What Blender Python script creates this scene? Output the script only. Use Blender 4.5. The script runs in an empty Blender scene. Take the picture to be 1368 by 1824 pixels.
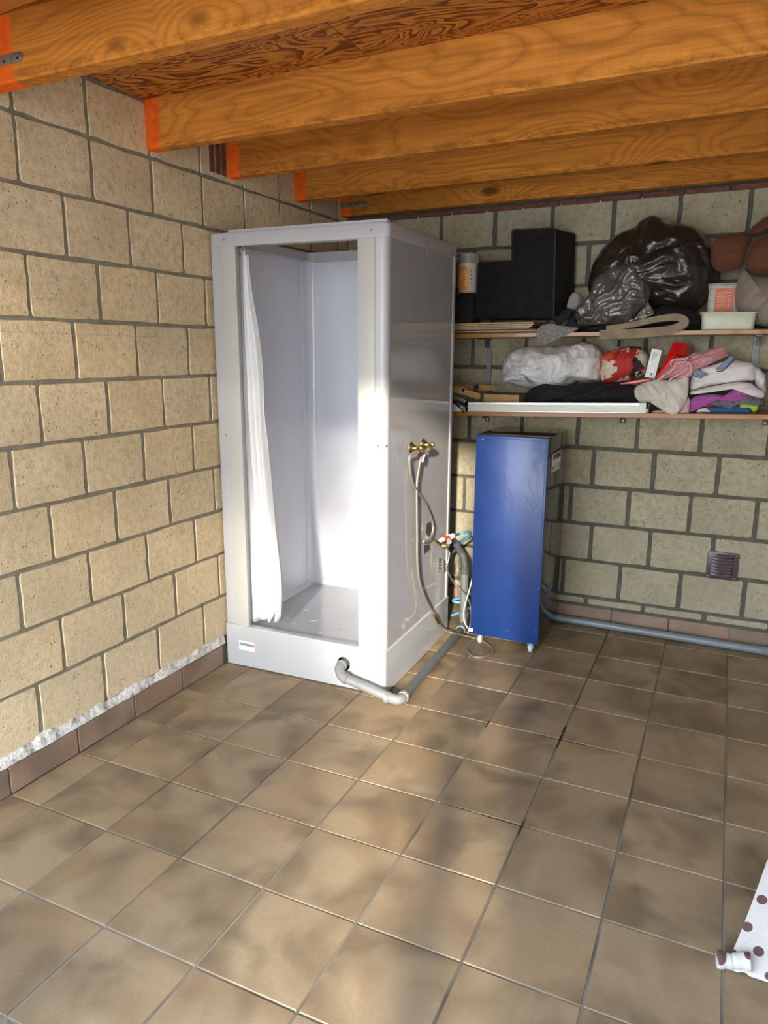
import bpy, bmesh, math, random
from mathutils import Vector, Matrix, noise
random.seed(7)
S = bpy.context.scene
C = S.collection
pi = math.pi

# ---------------- camera, sky, sun, exposure ----------------
cam_d = bpy.data.cameras.new('camera'); cam = bpy.data.objects.new('camera', cam_d); C.objects.link(cam)
cam_d.sensor_fit = 'HORIZONTAL'; cam_d.sensor_width = 36.0; cam_d.lens = 34.09202
cam_d.clip_start = 0.02
cam.matrix_world = Matrix([[0.90562,-0.09646,0.41297,2.12664],[0.42406,0.19381,-0.88465,-1.48937],[0.0053,0.97629,0.21642,1.50808],[0,0,0,1]])
S.camera = cam

SUN_EL = math.radians(18.0)
W = bpy.data.worlds.new('sky'); S.world = W; W.use_nodes = True
nt = W.node_tree; bg = nt.nodes['Background']
tcw = nt.nodes.new('ShaderNodeTexCoord'); spw = nt.nodes.new('ShaderNodeSeparateXYZ'); rpw = nt.nodes.new('ShaderNodeValToRGB')
nt.links.new(tcw.outputs['Generated'], spw.inputs[0]); nt.links.new(spw.outputs[2], rpw.inputs[0]); nt.links.new(rpw.outputs[0], bg.inputs[0])
e0, e1 = rpw.color_ramp.elements; e0.position = 0.0; e0.color = (0.92, 0.94, 0.96, 1); e1.position = 0.75; e1.color = (0.42, 0.60, 0.90, 1)
bg.inputs[1].default_value = 6.0
sd = bpy.data.lights.new('sun', 'SUN'); sd.energy = 5.6; sd.angle = math.radians(2.4); sd.color = (1.0, 0.90, 0.76)
so = bpy.data.objects.new('sun', sd); C.objects.link(so); so.location = (6, -20, 8)
so.rotation_euler = Vector((-0.26*math.cos(SUN_EL), 0.965*math.cos(SUN_EL), -math.sin(SUN_EL))).to_track_quat('-Z', 'Y').to_euler()
vs = S.view_settings; S.display_settings.display_device = 'sRGB'
vs.view_transform = 'Standard'; vs.look = 'None'; vs.gamma = 1.0; vs.use_curve_mapping = False; vs.exposure = 0.9

# ---------------- helpers ----------------
def new_bm(): return bmesh.new()
def add_box(bm, x0, x1, y0, y1, z0, z1, bev=0.0, seg=2):
    b = bmesh.new(); bmesh.ops.create_cube(b, size=1)
    bmesh.ops.scale(b, vec=(x1-x0, y1-y0, z1-z0), verts=b.verts)
    bmesh.ops.translate(b, vec=((x0+x1)/2, (y0+y1)/2, (z0+z1)/2), verts=b.verts)
    if bev > 0: bmesh.ops.bevel(b, geom=b.edges[:], offset=bev, segments=seg, affect='EDGES', profile=0.5)
    merge(bm, b)
def merge(bm, b, mat=None):
    if mat is not None: bmesh.ops.transform(b, matrix=mat, verts=b.verts)
    m = bpy.data.meshes.new('t'); b.to_mesh(m); b.free(); bm.from_mesh(m); bpy.data.meshes.remove(m)
def prism(bm, poly, z0, z1, bev=0.0):
    """extrude an xy polygon (ccw) between z0 and z1"""
    b = bmesh.new(); vv = [b.verts.new((x, y, z0)) for x, y in poly]; f = b.faces.new(vv)
    r = bmesh.ops.extrude_face_region(b, geom=[f]); up = [g for g in r['geom'] if isinstance(g, bmesh.types.BMVert)]
    bmesh.ops.translate(b, vec=(0, 0, z1-z0), verts=up)
    bmesh.ops.recalc_face_normals(b, faces=b.faces)
    if bev > 0: bmesh.ops.bevel(b, geom=[e for e in b.edges if e.is_manifold and e.calc_face_angle(0) > 0.6], offset=bev, segments=2, affect='EDGES', profile=0.5)
    merge(bm, b)
def prism_axis(bm, poly, a0, a1, axis, bev=0.0):
    """poly in the plane normal to axis: 'x' -> (y,z), 'y' -> (x,z)"""
    b = bmesh.new(); prism(b, poly, a0, a1, bev)
    if axis == 'x': mt = Matrix(((0, 0, 1, 0), (1, 0, 0, 0), (0, 1, 0, 0), (0, 0, 0, 1)))
    else: mt = Matrix(((1, 0, 0, 0), (0, 0, 1, 0), (0, 1, 0, 0), (0, 0, 0, 1)))
    bmesh.ops.transform(b, matrix=mt, verts=b.verts); bmesh.ops.recalc_face_normals(b, faces=b.faces); merge(bm, b)
def spline(pts, n=8):
    P = [Vector(p) for p in pts]; out = []
    for i in range(len(P)-1):
        p0 = P[max(i-1, 0)]; p1 = P[i]; p2 = P[i+1]; p3 = P[min(i+2, len(P)-1)]
        for k in range(n):
            t = k/n
            out.append(0.5*((2*p1)+(p2-p0)*t+(2*p0-5*p1+4*p2-p3)*t*t+(3*p1-p0-3*p2+p3)*t**3))
    out.append(P[-1]); return out
def tube(bm, pts, r, n=12, smooth=8, caps=True, rf=None):
    P = spline(pts, smooth) if smooth > 1 else [Vector(p) for p in pts]
    rings = []; up = None
    for i, p in enumerate(P):
        t = (P[min(i+1, len(P)-1)]-P[max(i-1, 0)]).normalized()
        if up is None: up = t.orthogonal().normalized()
        up = (up-t*up.dot(t)).normalized(); w = t.cross(up)
        rr = r if rf is None else r*rf(i/(len(P)-1))
        rings.append([bm.verts.new(p+up*math.cos(2*pi*k/n)*rr+w*math.sin(2*pi*k/n)*rr) for k in range(n)])
    for a, b in zip(rings, rings[1:]):
        for k in range(n): bm.faces.new((a[k], a[(k+1) % n], b[(k+1) % n], b[k]))
    if caps: bm.faces.new(rings[0][::-1]); bm.faces.new(rings[-1])
def lathe(bm, prof, base, axis, n=24):
    """prof: (radius, distance) along axis from base"""
    ax = Vector(axis).normalized(); u = ax.orthogonal().normalized(); w = ax.cross(u); base = Vector(base); rings = []
    for r, h in prof:
        rings.append([bm.verts.new(base+ax*h+(u*math.cos(2*pi*k/n)+w*math.sin(2*pi*k/n))*max(r, 1e-5)) for k in range(n)])
    for a, b in zip(rings, rings[1:]):
        for k in range(n): bm.faces.new((a[k], a[(k+1) % n], b[(k+1) % n], b[k]))
    bm.faces.new(rings[0][::-1]); bm.faces.new(rings[-1])
def finish(bm, name, m, smooth):
    bmesh.ops.recalc_face_normals(bm, faces=bm.faces)
    me = bpy.data.meshes.new(name); bm.to_mesh(me); bm.free()
    if m: me.materials.append(m)
    if smooth:
        me.polygons.foreach_set('use_smooth', [True]*len(me.polygons))
        try: me.set_sharp_from_angle(angle=math.radians(smooth if smooth is not True else 40))
        except Exception: pass
    me.update(); return me
def wloc(p):
    v = Vector((0, 0, 0))
    while p is not None: v += p.location; p = p.parent
    return v
TURN = {'root': None, 'yaw': 0.0, 'own': False}
def unturn(parent):
    """matrix that takes room coordinates into the frame of the slightly turned shower cabin"""
    q = parent
    while q is not None and q != TURN['root']: q = q.parent
    if q is None or TURN['own']: return None
    L = TURN['root'].location; return Matrix.Translation(L) @ Matrix.Rotation(-TURN['yaw'], 4, 'Z') @ Matrix.Translation(-L)
def part(name, bm, m, parent, smooth=35, label=None, kind=None):
    u = unturn(parent) if TURN['root'] else None
    if u is not None: bmesh.ops.transform(bm, matrix=u, verts=bm.verts)
    L = wloc(parent); bmesh.ops.translate(bm, vec=-L, verts=bm.verts)
    o = bpy.data.objects.new(name, finish(bm, name, m, smooth)); C.objects.link(o); o.parent = parent
    if label: o['label'] = label
    if kind: o['kind'] = kind
    return o
def tag(o, label, cat, group=None):
    o['label'] = label; o['category'] = cat
    if group: o['group'] = group
    return o
def thing(name, loc, label, cat, group=None):
    o = bpy.data.objects.new(name, None); C.objects.link(o); o.location = loc; o.empty_display_size = 0.05
    return tag(o, label, cat, group)
def top(name, bm, m, label=None, cat=None, smooth=35, kind=None, group=None):
    xs = [v.co.x for v in bm.verts]; ys = [v.co.y for v in bm.verts]; zs = [v.co.z for v in bm.verts]
    L = Vector(((min(xs)+max(xs))/2, (min(ys)+max(ys))/2, min(zs)))
    bmesh.ops.translate(bm, vec=-L, verts=bm.verts)
    o = bpy.data.objects.new(name, finish(bm, name, m, smooth)); C.objects.link(o); o.location = L
    if kind: o['kind'] = kind
    else: tag(o, label, cat, group)
    return o
def text(s, size, m, parent, mat, name='lettering', extr=0.0003, bold=0.0):
    cu = bpy.data.curves.new('t', 'FONT'); cu.body = s; cu.size = size; cu.extrude = extr; cu.offset = bold; cu.resolution_u = 3
    ob = bpy.data.objects.new('t', cu); C.objects.link(ob)
    dg = bpy.context.evaluated_depsgraph_get(); me = bpy.data.meshes.new_from_object(ob.evaluated_get(dg))
    bpy.data.objects.remove(ob); me.name = name; me.materials.clear(); me.materials.append(m)
    me.transform(mat)
    u = unturn(parent) if TURN['root'] else None
    if u is not None: me.transform(u)
    me.transform(Matrix.Translation(-wloc(parent)))
    o = bpy.data.objects.new(name, me); C.objects.link(o); o.parent = parent; return o

# ---------------- materials ----------------
class NB:
    def __init__(s, name):
        s.m = bpy.data.materials.new(name); s.m.use_nodes = True; s.t = s.m.node_tree; s.b = s.t.nodes['Principled BSDF']
        s.tc = s.t.nodes.new('ShaderNodeTexCoord'); s.geo = s.t.nodes.new('ShaderNodeNewGeometry'); s.oi = s.t.nodes.new('ShaderNodeObjectInfo')
    def lk(s, a, b): s.t.links.new(a, b)
    def put(s, inp, v):
        if v is None: return
        if isinstance(v, bpy.types.NodeSocket): s.lk(v, inp)
        else: inp.default_value = v
    def math(s, op, a, b=None, c=None, clamp=False):
        n = s.t.nodes.new('ShaderNodeMath'); n.operation = op; n.use_clamp = clamp
        s.put(n.inputs[0], a); s.put(n.inputs[1], b); s.put(n.inputs[2], c); return n.outputs[0]
    def vmath(s, op, a, b):
        n = s.t.nodes.new('ShaderNodeVectorMath'); n.operation = op; s.put(n.inputs[0], a); s.put(n.inputs[1], b); return n.outputs[0]
    def noise(s, v, sc, det=3, rough=0.55, dist=0.0):
        n = s.t.nodes.new('ShaderNodeTexNoise'); s.put(n.inputs['Vector'], v); n.inputs['Scale'].default_value = sc
        n.inputs['Detail'].default_value = det; n.inputs['Roughness'].default_value = rough; n.inputs['Distortion'].default_value = dist; return n.outputs[0]
    def vor(s, v, sc, feat='F1', out=0):
        n = s.t.nodes.new('ShaderNodeTexVoronoi'); n.feature = feat; s.put(n.inputs['Vector'], v); n.inputs['Scale'].default_value = sc; return n.outputs[out]
    def ramp(s, f, stops, interp='LINEAR'):
        n = s.t.nodes.new('ShaderNodeValToRGB'); s.put(n.inputs[0], f); r = n.color_ramp; r.interpolation = interp
        while len(r.elements) < len(stops): r.elements.new(0.5)
        for e, (p, c) in zip(r.elements, stops):
            e.position = p; e.color = (*c, 1) if isinstance(c, tuple) else (c, c, c, 1)
        return n.outputs[0]
    def mix(s, f, a, b, mode='MIX'):
        n = s.t.nodes.new('ShaderNodeMix'); n.data_type = 'RGBA'; n.blend_type = mode
        s.put(n.inputs[0], f)
        for i, v in ((6, a), (7, b)):
            if isinstance(v, tuple): n.inputs[i].default_value = (*v[:3], 1)
            else: s.lk(v, n.inputs[i])
        return n.outputs[2]
    def mapv(s, v, sc=(1, 1, 1), loc=(0, 0, 0), rot=(0, 0, 0)):
        n = s.t.nodes.new('ShaderNodeMapping'); s.put(n.inputs[0], v); n.inputs[1].default_value = loc; n.inputs[2].default_value = rot; n.inputs[3].default_value = sc; return n.outputs[0]
    def sep(s, v):
        n = s.t.nodes.new('ShaderNodeSeparateXYZ'); s.lk(v, n.inputs[0]); return n.outputs
    def rnd_off(s, v, k=30.0):
        """shift a coordinate per object so that copies differ"""
        n = s.t.nodes.new('ShaderNodeCombineXYZ'); r = s.oi.outputs['Random']
        s.lk(s.math('MULTIPLY', r, k), n.inputs[0]); s.lk(s.math('MULTIPLY', r, k*1.7), n.inputs[1]); s.lk(s.math('MULTIPLY', r, k*0.6), n.inputs[2])
        return s.vmath('ADD', v, n.outputs[0])
    def bump(s, h, strength=0.3, dist=0.002, nrm=None):
        n = s.t.nodes.new('ShaderNodeBump'); n.inputs['Strength'].default_value = strength; n.inputs['Distance'].default_value = dist
        s.lk(h, n.inputs['Height'])
        if nrm is not None: s.lk(nrm, n.inputs['Normal'])
        s.lk(n.outputs[0], s.b.inputs['Normal']); return n.outputs[0]
    def out(s, col=None, rough=None, metal=None, spec=None, coat=None, trans=None, sub=None, sheen=None):
        b = s.b
        if col is not None:
            if isinstance(col, tuple): b.inputs['Base Color'].default_value = (*col, 1)
            else: s.lk(col, b.inputs['Base Color'])
        s.put(b.inputs['Roughness'], rough); s.put(b.inputs['Metallic'], metal); s.put(b.inputs['Specular IOR Level'], spec)
        s.put(b.inputs['Coat Weight'], coat); s.put(b.inputs['Transmission Weight'], trans); s.put(b.inputs['Sheen Weight'], sheen)
        if sub is not None: s.put(b.inputs['Subsurface Weight'], sub); b.inputs['Subsurface Radius'].default_value = (.02, .015, .01)
        return s.m
def flat(name, col, rough=0.5, metal=0.0, var=0.06, sc=25.0, bump=0.0, bsc=200.0, bd=0.001, coat=0.0, sheen=None, spec=None):
    """plain surface with slight procedural tone variation and fine relief"""
    n = NB(name); o = n.tc.outputs['Object']
    v = n.noise(o, sc, 4)
    lo = tuple(max(0, c*(1-var)) for c in col); hi = tuple(min(1, c*(1+var)) for c in col)
    c = n.ramp(v, [(0.3, lo), (0.7, hi)])
    if bump > 0: n.bump(n.noise(o, bsc, 3), bump, bd)
    return n.out(c, rough, metal, coat=coat, sheen=sheen, spec=spec)

def block_mat(name, ca, cb, line=False):
    n = NB(name); P = n.geo.outputs['Position']; Q = n.rnd_off(P, 11)
    big = n.noise(Q, 3.5, 3); fine = n.noise(P, 170, 3, .7); mid = n.noise(P, 38, 4, .65)
    c = n.ramp(big, [(0.3, ca), (0.72, cb)])
    tone = n.ramp(n.oi.outputs['Random'], [(0, (.88, .88, .87)), (.5, (1, 1, 1)), (1, (1.0, .96, .9))])
    c = n.mix(1.0, c, tone, 'MULTIPLY')
    c = n.mix(n.math('MULTIPLY', n.ramp(mid, [(.35, 1.0), (.55, 0.0)]), .42), c, (ca[0]*.56, ca[1]*.53, ca[2]*.46))
    c = n.mix(n.math('MULTIPLY', n.ramp(fine, [(.55, 0.0), (.75, 1.0)]), .35), c, (min(1, cb[0]*1.35), min(1, cb[1]*1.33), min(1, cb[2]*1.25)))
    pits = n.vor(P, 62, 'F1'); pn = n.noise(P, 14, 2)
    pm = n.math('MULTIPLY', n.ramp(pits, [(.10, 1.0), (.22, 0.0)]), n.ramp(pn, [(.5, 0.0), (.62, 1.0)]))
    c = n.mix(n.math('MULTIPLY', pm, .75), c, (ca[0]*.32, ca[1]*.3, ca[2]*.26))
    st = n.math('MULTIPLY', n.ramp(n.noise(n.rnd_off(P, 3), 9, 5, .7), [(.62, 0.0), (.74, 1.0)]), .55)
    c = n.mix(st, c, (.16, .12, .07))
    z = n.sep(P)
    # lime flecks, thicker low on the wall
    low = n.ramp(n.math('DIVIDE', z[2], 1.3), [(0.06, .9), (.5, .35), (.95, .05)])
    fl = n.ramp(n.noise(n.mapv(P, (60, 45, 90)), 1.0, 4, .8), [(.61, 0.0), (.66, 1.0)])
    gate = n.ramp(n.noise(P, 8, 2), [(.48, 0.0), (.62, 1.0)])
    c = n.mix(n.math('MULTIPLY', n.math('MULTIPLY', fl, gate), low), c, (.72, .70, .63))
    if line:
        zl = n.math('SUBTRACT', z[2], n.math('MULTIPLY_ADD', z[1], -0.0065, 1.5633))
        m_ = n.math('LESS_THAN', n.math('ABSOLUTE', zl), .0014)
        c = n.mix(n.math('MULTIPLY', m_, .32), c, (.20, .16, .30))
    c = n.mix(n.ramp(n.math('ADD', z[2], n.math('MULTIPLY', n.math('SUBTRACT', big, .5), .9)), [(.1, .42), (1.0, .0)]), c, (cb[0]*.84, cb[1]*.90, cb[2]*.97))
    h = n.math('ADD', n.math('MULTIPLY', mid, .8), n.math('MULTIPLY', fine, .5)); h = n.math('SUBTRACT', h, n.math('MULTIPLY', pm, .8))
    n.bump(h, 1.0, .0045)
    return n.out(c, .92, spec=.25)
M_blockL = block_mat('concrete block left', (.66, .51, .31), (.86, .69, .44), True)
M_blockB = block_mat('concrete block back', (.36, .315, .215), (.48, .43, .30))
def mortar_mat(name, ca, cb):
    n = NB(name); P = n.geo.outputs['Position']
    c = n.ramp(n.noise(P, 14, 5, .7), [(.3, ca), (.7, cb)]); n.bump(n.noise(P, 90, 4, .7), .8, .004); return n.out(c, .95, spec=.2)
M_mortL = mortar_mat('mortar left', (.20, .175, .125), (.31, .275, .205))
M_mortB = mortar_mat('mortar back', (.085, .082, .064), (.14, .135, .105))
n = NB('lime bed'); P = n.geo.outputs['Position']
c = n.ramp(n.noise(P, 26, 6, .75), [(.32, (.20, .19, .16)), (.44, (.52, .50, .44)), (.56, (.85, .84, .80))]); n.bump(n.noise(P, 70, 5, .7), .9, .006); M_lime = n.out(c, .95, spec=.2)
def tile_mat(name, ca, cb, dirt=True):
    n = NB(name); P = n.geo.outputs['Position']; Q = n.rnd_off(P, 9)
    a = n.noise(Q, 4.2, 2, .5, .6); fine = n.noise(P, 420, 2, .8); med = n.noise(P, 60, 4, .7)
    c = n.ramp(a, [(.36, ca), (.60, cb)])
    c = n.mix(n.math('MULTIPLY', n.ramp(n.noise(n.rnd_off(P, 5), 3.3, 2), [(.45, 0.0), (.7, 1.0)]), .5), c, (cb[0]*1.02, cb[1]*.88, cb[2]*.78))
    c = n.mix(.5, c, n.ramp(fine, [(.25, (.72, .72, .72)), (.75, (1.28, 1.28, 1.28))]), 'MULTIPLY')
    c = n.mix(.35, c, n.ramp(med, [(.3, (.8, .8, .8)), (.7, (1.15, 1.15, 1.15))]), 'MULTIPLY')
    if dirt:
        d = n.math('MULTIPLY', n.ramp(n.noise(P, 5.5, 6, .8), [(.62, 0.0), (.74, 1.0)]), .35)
        c = n.mix(d, c, (.07, .055, .042))
        sp = n.math('MULTIPLY', n.ramp(n.vor(P, 33), [(.028, 1.0), (.05, 0.0)]), n.ramp(n.noise(P, 3.7, 2), [(.5, 0.0), (.58, 1.0)]))
        c = n.mix(n.math('MULTIPLY', sp, .7), c, (.5, .44, .35))
    r = n.ramp(n.noise(P, 7, 4), [(.3, .40), (.7, .56)])
    n.bump(n.math('ADD', fine, n.math('MULTIPLY', med, .7)), .3, .0012)
    return n.out(c, r, spec=.45)
M_tile = tile_mat('floor tile', (.18, .131, .076), (.345, .258, .152))
M_base = tile_mat('skirting tile', (.19, .135, .098), (.30, .21, .15), False)
n = NB('grout'); P = n.geo.outputs['Position']
c = n.ramp(n.noise(P, 1.5, 3, .6), [(.38, (.10, .088, .068)), (.55, (.26, .235, .19)), (.7, (.33, .30, .25))])
for px_, py_, rx, ry in [(1.648,1.22,0.1,0.1),(1.647,0.591,0.1,0.06),(1.527,0.642,0.12,0.03),(1.356,1.199,0.05,0.05)]:
    v = n.vmath('MULTIPLY', n.vmath('SUBTRACT', P, (px_, py_, 0)), (1/rx, 1/ry, 0))
    ln = n.t.nodes.new('ShaderNodeVectorMath'); ln.operation = 'LENGTH'; n.lk(v, ln.inputs[0])
    c = n.mix(n.ramp(ln.outputs['Value'], [(.5, .85), (1.0, 0.0)]), c, (.025, .02, .016))
n.bump(n.noise(P, 200, 3), .5, .001); M_grout = n.out(c, .85)

def wood_mat(name, dark, light, zs=3.2, rings=13, orange=False):
    n = NB(name); O = n.tc.outputs['Object']; Q = n.rnd_off(O, 13)
    # knots bend the grain around them
    kv = n.mapv(Q, (2.1, 4.6, 4.6)); kd = n.vor(kv, 1.0, 'F1')
    pull = n.ramp(kd, [(0.0, 1.0), (.30, .35), (.55, 0.0)])
    f = n.noise(n.mapv(Q, (.55, 2.6, zs)), 1.0, 2, .5, .7)
    f = n.math('ADD', f, n.math('MULTIPLY', pull, .22))
    g = n.math('FRACT', n.math('MULTIPLY', f, rings*2.5))
    line = n.ramp(g, [(0.0, .85), (.15, .35), (.6, 0.0), (.9, .5), (1.0, .85)])
    broad = n.noise(n.mapv(Q, (.5, 2, 4)), 1.3, 2, .5)
    c = n.ramp(broad, [(.28, dark), (.5, tuple((x+y)/2 for x, y in zip(dark, light))), (.72, light)])
    dk = tuple(x*.42 for x in dark)
    c = n.mix(n.math('MULTIPLY', line, .5), c, dk)
    fib = n.noise(n.mapv(Q, (1.6, 50, 85)), 1.0, 3, .65)
    c = n.mix(.9, c, n.ramp(fib, [(.3, (.80, .77, .72)), (.7, (1.16, 1.15, 1.12))]), 'MULTIPLY')
    saw = n.noise(n.mapv(Q, (210, 5, 3)), 1.0, 2, .5)
    c = n.mix(.18, c, n.ramp(saw, [(.35, (.80, .79, .77)), (.65, (1.14, 1.14, 1.14))]), 'MULTIPLY')
    c = n.mix(n.ramp(kd, [(.05, .85), (.085, .6), (.14, 0.0)]), c, tuple(x*.22 for x in dark))
    st = n.ramp(n.noise(n.mapv(Q, (1.6, 6, 9)), 1.4, 6, .8), [(.70, 0.0), (.80, .5)])
    c = n.mix(st, c, tuple(x*.35 for x in dark))
    crack = n.ramp(n.noise(n.mapv(Q, (1.1, 12, 26)), 1.5, 5, .65, .8), [(.715, 0.0), (.73, .9)])
    c = n.mix(crack, c, (.012, .007, .004))
    z = n.sep(n.geo.outputs['Position'])
    hz = n.math('SUBTRACT', n.math('SUBTRACT', z[2], 2.262), n.math('MULTIPLY', z[0], .011))
    edge = n.math('MULTIPLY', n.ramp(n.noise(n.mapv(Q, (14, 20, 30)), 1.0, 4, .8), [(.45, 0.0), (.6, 1.0)]), n.ramp(hz, [(0.0, .35), (.012, .5), (.03, .15), (.05, 0.0)]))
    c = n.mix(edge, c, tuple(x*.3 for x in dark))
    rough = .75
    if orange:
        wx = n.math('ADD', n.sep(n.geo.outputs['Position'])[0], n.math('MULTIPLY', n.math('SUBTRACT', n.noise(n.geo.outputs['Position'], 26, 4, .7), .5), .07))
        wx = n.math('SUBTRACT', wx, n.math('MULTIPLY', n.math('LESS_THAN', n.sep(n.geo.outputs['Position'])[1], .5), .105))
        pm = n.ramp(wx, [(.060, 1.0), (.075, 0.0)])
        pc = n.ramp(n.noise(n.geo.outputs['Position'], 45, 4), [(.3, (.80, .09, .006)), (.7, (.92, .16, .02))])
        c = n.mix(n.math('MULTIPLY', pm, .93), c, pc)
    n.bump(n.math('ADD', n.math('MULTIPLY', saw, .6), fib), .7, .002)
    return n.out(c, rough, spec=.12)
M_beam = wood_mat('sawn beam', (.42, .135, .016), (.86, .335, .058), 3.0, 11, True)
n = NB('plywood deck'); O = n.geo.outputs['Position']; Q = n.rnd_off(O, 7)
f = n.noise(n.mapv(Q, (1.9, 6.5, 2)), 1.0, 2.5, .5, 1.3); g = n.math('FRACT', n.math('MULTIPLY', f, 14))
c = n.ramp(g, [(0, (.12, .026, .004)), (.22, (.22, .055, .008)), (.45, (.50, .17, .026)), (.85, (.56, .20, .032)), (1, (.12, .026, .004))])
c = n.mix(.5, c, n.ramp(n.noise(n.mapv(Q, (8, 120, 10)), 1, 3), [(.3, (.8, .8, .8)), (.7, (1.15, 1.15, 1.15))]), 'MULTIPLY')
n.bump(g, .2, .0008); M_ply = n.out(c, .55, spec=.35)
M_redbrick = flat('red brick', (.15, .055, .04), .9, var=.35, sc=40, bump=.6, bsc=120, bd=.003)
M_galv = flat('galvanised steel', (.42, .41, .38), .42, .85, var=.25, sc=60, bump=.2, bsc=90)
M_white = flat('white acrylic', (.47, .485, .50), .16, var=.012, sc=6, coat=.3)
M_whiteM = flat('white matt laminate', (.50, .49, .45), .42, var=.012, sc=8)
M_frame = flat('white plastic frame', (.47, .465, .47), .28, var=.015, sc=8)
n = NB('glossy wall panel'); O = n.tc.outputs['Object']
c = n.ramp(n.noise(O, 5, 3), [(.3, (.40, .395, .39)), (.7, (.43, .425, .42))]); n.bump(n.noise(O, 3.2, 2), .05, .01); M_panel = n.out(c, .07, spec=.6)
M_inner = flat('inner wall panel', (.70, .71, .76), .18, var=.015, sc=5)
M_dark = flat('black void', (.006, .006, .006), .9)
M_screw = flat('screw steel', (.35, .34, .33), .35, .9)
M_brass = flat('brass', (.62, .46, .20), .25, 1.0, var=.15, sc=90)
n = NB('braided steel'); O = n.tc.outputs['Object']
wv = n.noise(O, 900, 2, .6); c = n.ramp(wv, [(.35, (.20, .18, .145)), (.65, (.52, .47, .38))]); n.bump(wv, .6, .001); M_braid = n.out(c, .38, .55)
M_pvc = flat('grey pvc', (.23, .24, .235), .35, var=.06, sc=18)
M_pvcD = flat('dark grey pvc', (.115, .12, .12), .4, var=.1, sc=20)
M_pvcB = flat('blue grey pvc', (.20, .235, .26), .33, var=.08, sc=12)
M_blueh = flat('blue hose', (.16, .46, .72), .4)
M_whitecab = flat('white cable', (.82, .80, .76), .4)
M_tape = flat('dark tape', (.055, .055, .06), .45, var=.2)
M_clip = flat('grey clip plastic', (.13, .135, .135), .3, var=.1)
M_red = flat('red sleeve', (.80, .10, .03), .4)
M_sleeve = flat('white paper sleeve', (.85, .84, .80), .6)
n = NB('blue lacquer'); O = n.tc.outputs['Object']
c = n.ramp(n.noise(O, 3, 4), [(.3, (.008, .036, .17)), (.7, (.012, .050, .22))])
n.bump(n.noise(n.mapv(O, (14, 14, 60)), 1.0, 4, .6), .22, .002); M_blue = n.out(c, n.ramp(n.noise(O, 9, 4), [(.3, .26), (.7, .36)]), spec=.5, coat=.12)
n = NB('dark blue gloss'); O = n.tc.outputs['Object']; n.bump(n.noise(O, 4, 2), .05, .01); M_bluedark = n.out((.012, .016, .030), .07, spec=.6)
M_blueflap = flat('blue hatch', (.010, .035, .20), .3)
M_caster = flat('pale blue caster', (.62, .72, .78), .35)
M_paper = flat('paper label', (.80, .80, .76), .6)
M_ink = flat('dark ink', (.04, .045, .06), .6)
M_navy = flat('navy print', (.015, .05, .16), .5)
M_redink = flat('red print', (.60, .02, .02), .5)
M_vent = flat('brown painted metal', (.085, .062, .064), .35, .1, var=.25, sc=30)
n = NB('shelf wood'); O = n.geo.outputs['Position']
f = n.noise(n.mapv(O, (1.2, 30, 60)), 1, 4, .6); c = n.ramp(f, [(.3, (.27, .095, .008)), (.7, (.37, .145, .015))]); M_shelf = n.out(c, .4, coat=.2)
M_bracket = flat('bracket steel', (.20, .20, .195), .5, .6, var=.2)
M_rust = flat('rust red painted steel', (.16, .06, .04), .7, var=.5, sc=60)

# ---------------- the setting ----------------
YB = 2.5446; XR = 3.25; YF = -1.66
RL = Matrix(((0, 0, 1), (1, 0, 0), (0, 1, 0))).to_4x4()          # local (u,v,w) -> left wall (y,z,x)
RB = Matrix(((1, 0, 0), (0, 0, -1), (0, 1, 0))).to_4x4()         # -> back wall (x,z,-y)
def box_obj(name, dims, m, kind='structure'):
    bm = new_bm(); add_box(bm, *dims); return top(name, bm, m, kind=kind, smooth=False)
cache = {}
def slab_mesh(w, h, d, rag, rng, m, key, npe=3, chip=0.0):
    """one block or tile: ragged outline, bevelled lip, depth d; 12-60 triangles"""
    k = (round(w, 3), round(h, 3), key)
    if k in cache: return cache[k]
    pts = []; cor = min(rag*1.2+.0012, .004)
    def edge(a, b):
        for i in range(npe+1):
            t = (i+.5)/(npe+1); p = [a[0]+(b[0]-a[0])*t, a[1]+(b[1]-a[1])*t]
            p[0] += rng.uniform(-rag, rag)*(1 if a[0] == b[0] else 0); p[1] += rng.uniform(-rag, rag)*(1 if a[1] == b[1] else 0); pts.append(p)
    x, y = w/2, h/2
    cs = [(-x, -y), (x, -y), (x, y), (-x, y)]
    for i in range(4):
        c = cs[i]; ch = cor+rng.uniform(0, chip); p_, q_ = cs[i-1], cs[(i+1) % 4]
        for o_, in ((p_,), (q_,)):
            L_ = math.hypot(o_[0]-c[0], o_[1]-c[1]); pts.append([c[0]+(o_[0]-c[0])*ch/L_, c[1]+(o_[1]-c[1])*ch/L_])
        edge(c, q_)
    bm = new_bm(); inset = min(.0018, d*.7)
    top_ = [bm.verts.new((p[0]*(1-inset/x), p[1]*(1-inset/y), 0)) for p in pts]
    bot = [bm.verts.new((p[0], p[1], -d)) for p in pts]
    bm.faces.new(top_)
    for i in range(len(pts)): j = (i+1) % len(pts); bm.faces.new((bot[i], bot[j], top_[j], top_[i]))
    me = finish(bm, 'piece', m, False); cache[k] = me; return me
def put_piece(name, me, parent, loc, rot):
    o = bpy.data.objects.new(name, me); C.objects.link(o); o.parent = parent
    o.matrix_local = Matrix.Translation(Vector(loc)-wloc(parent)) @ rot; return o
rng = random.Random(3)
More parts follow.
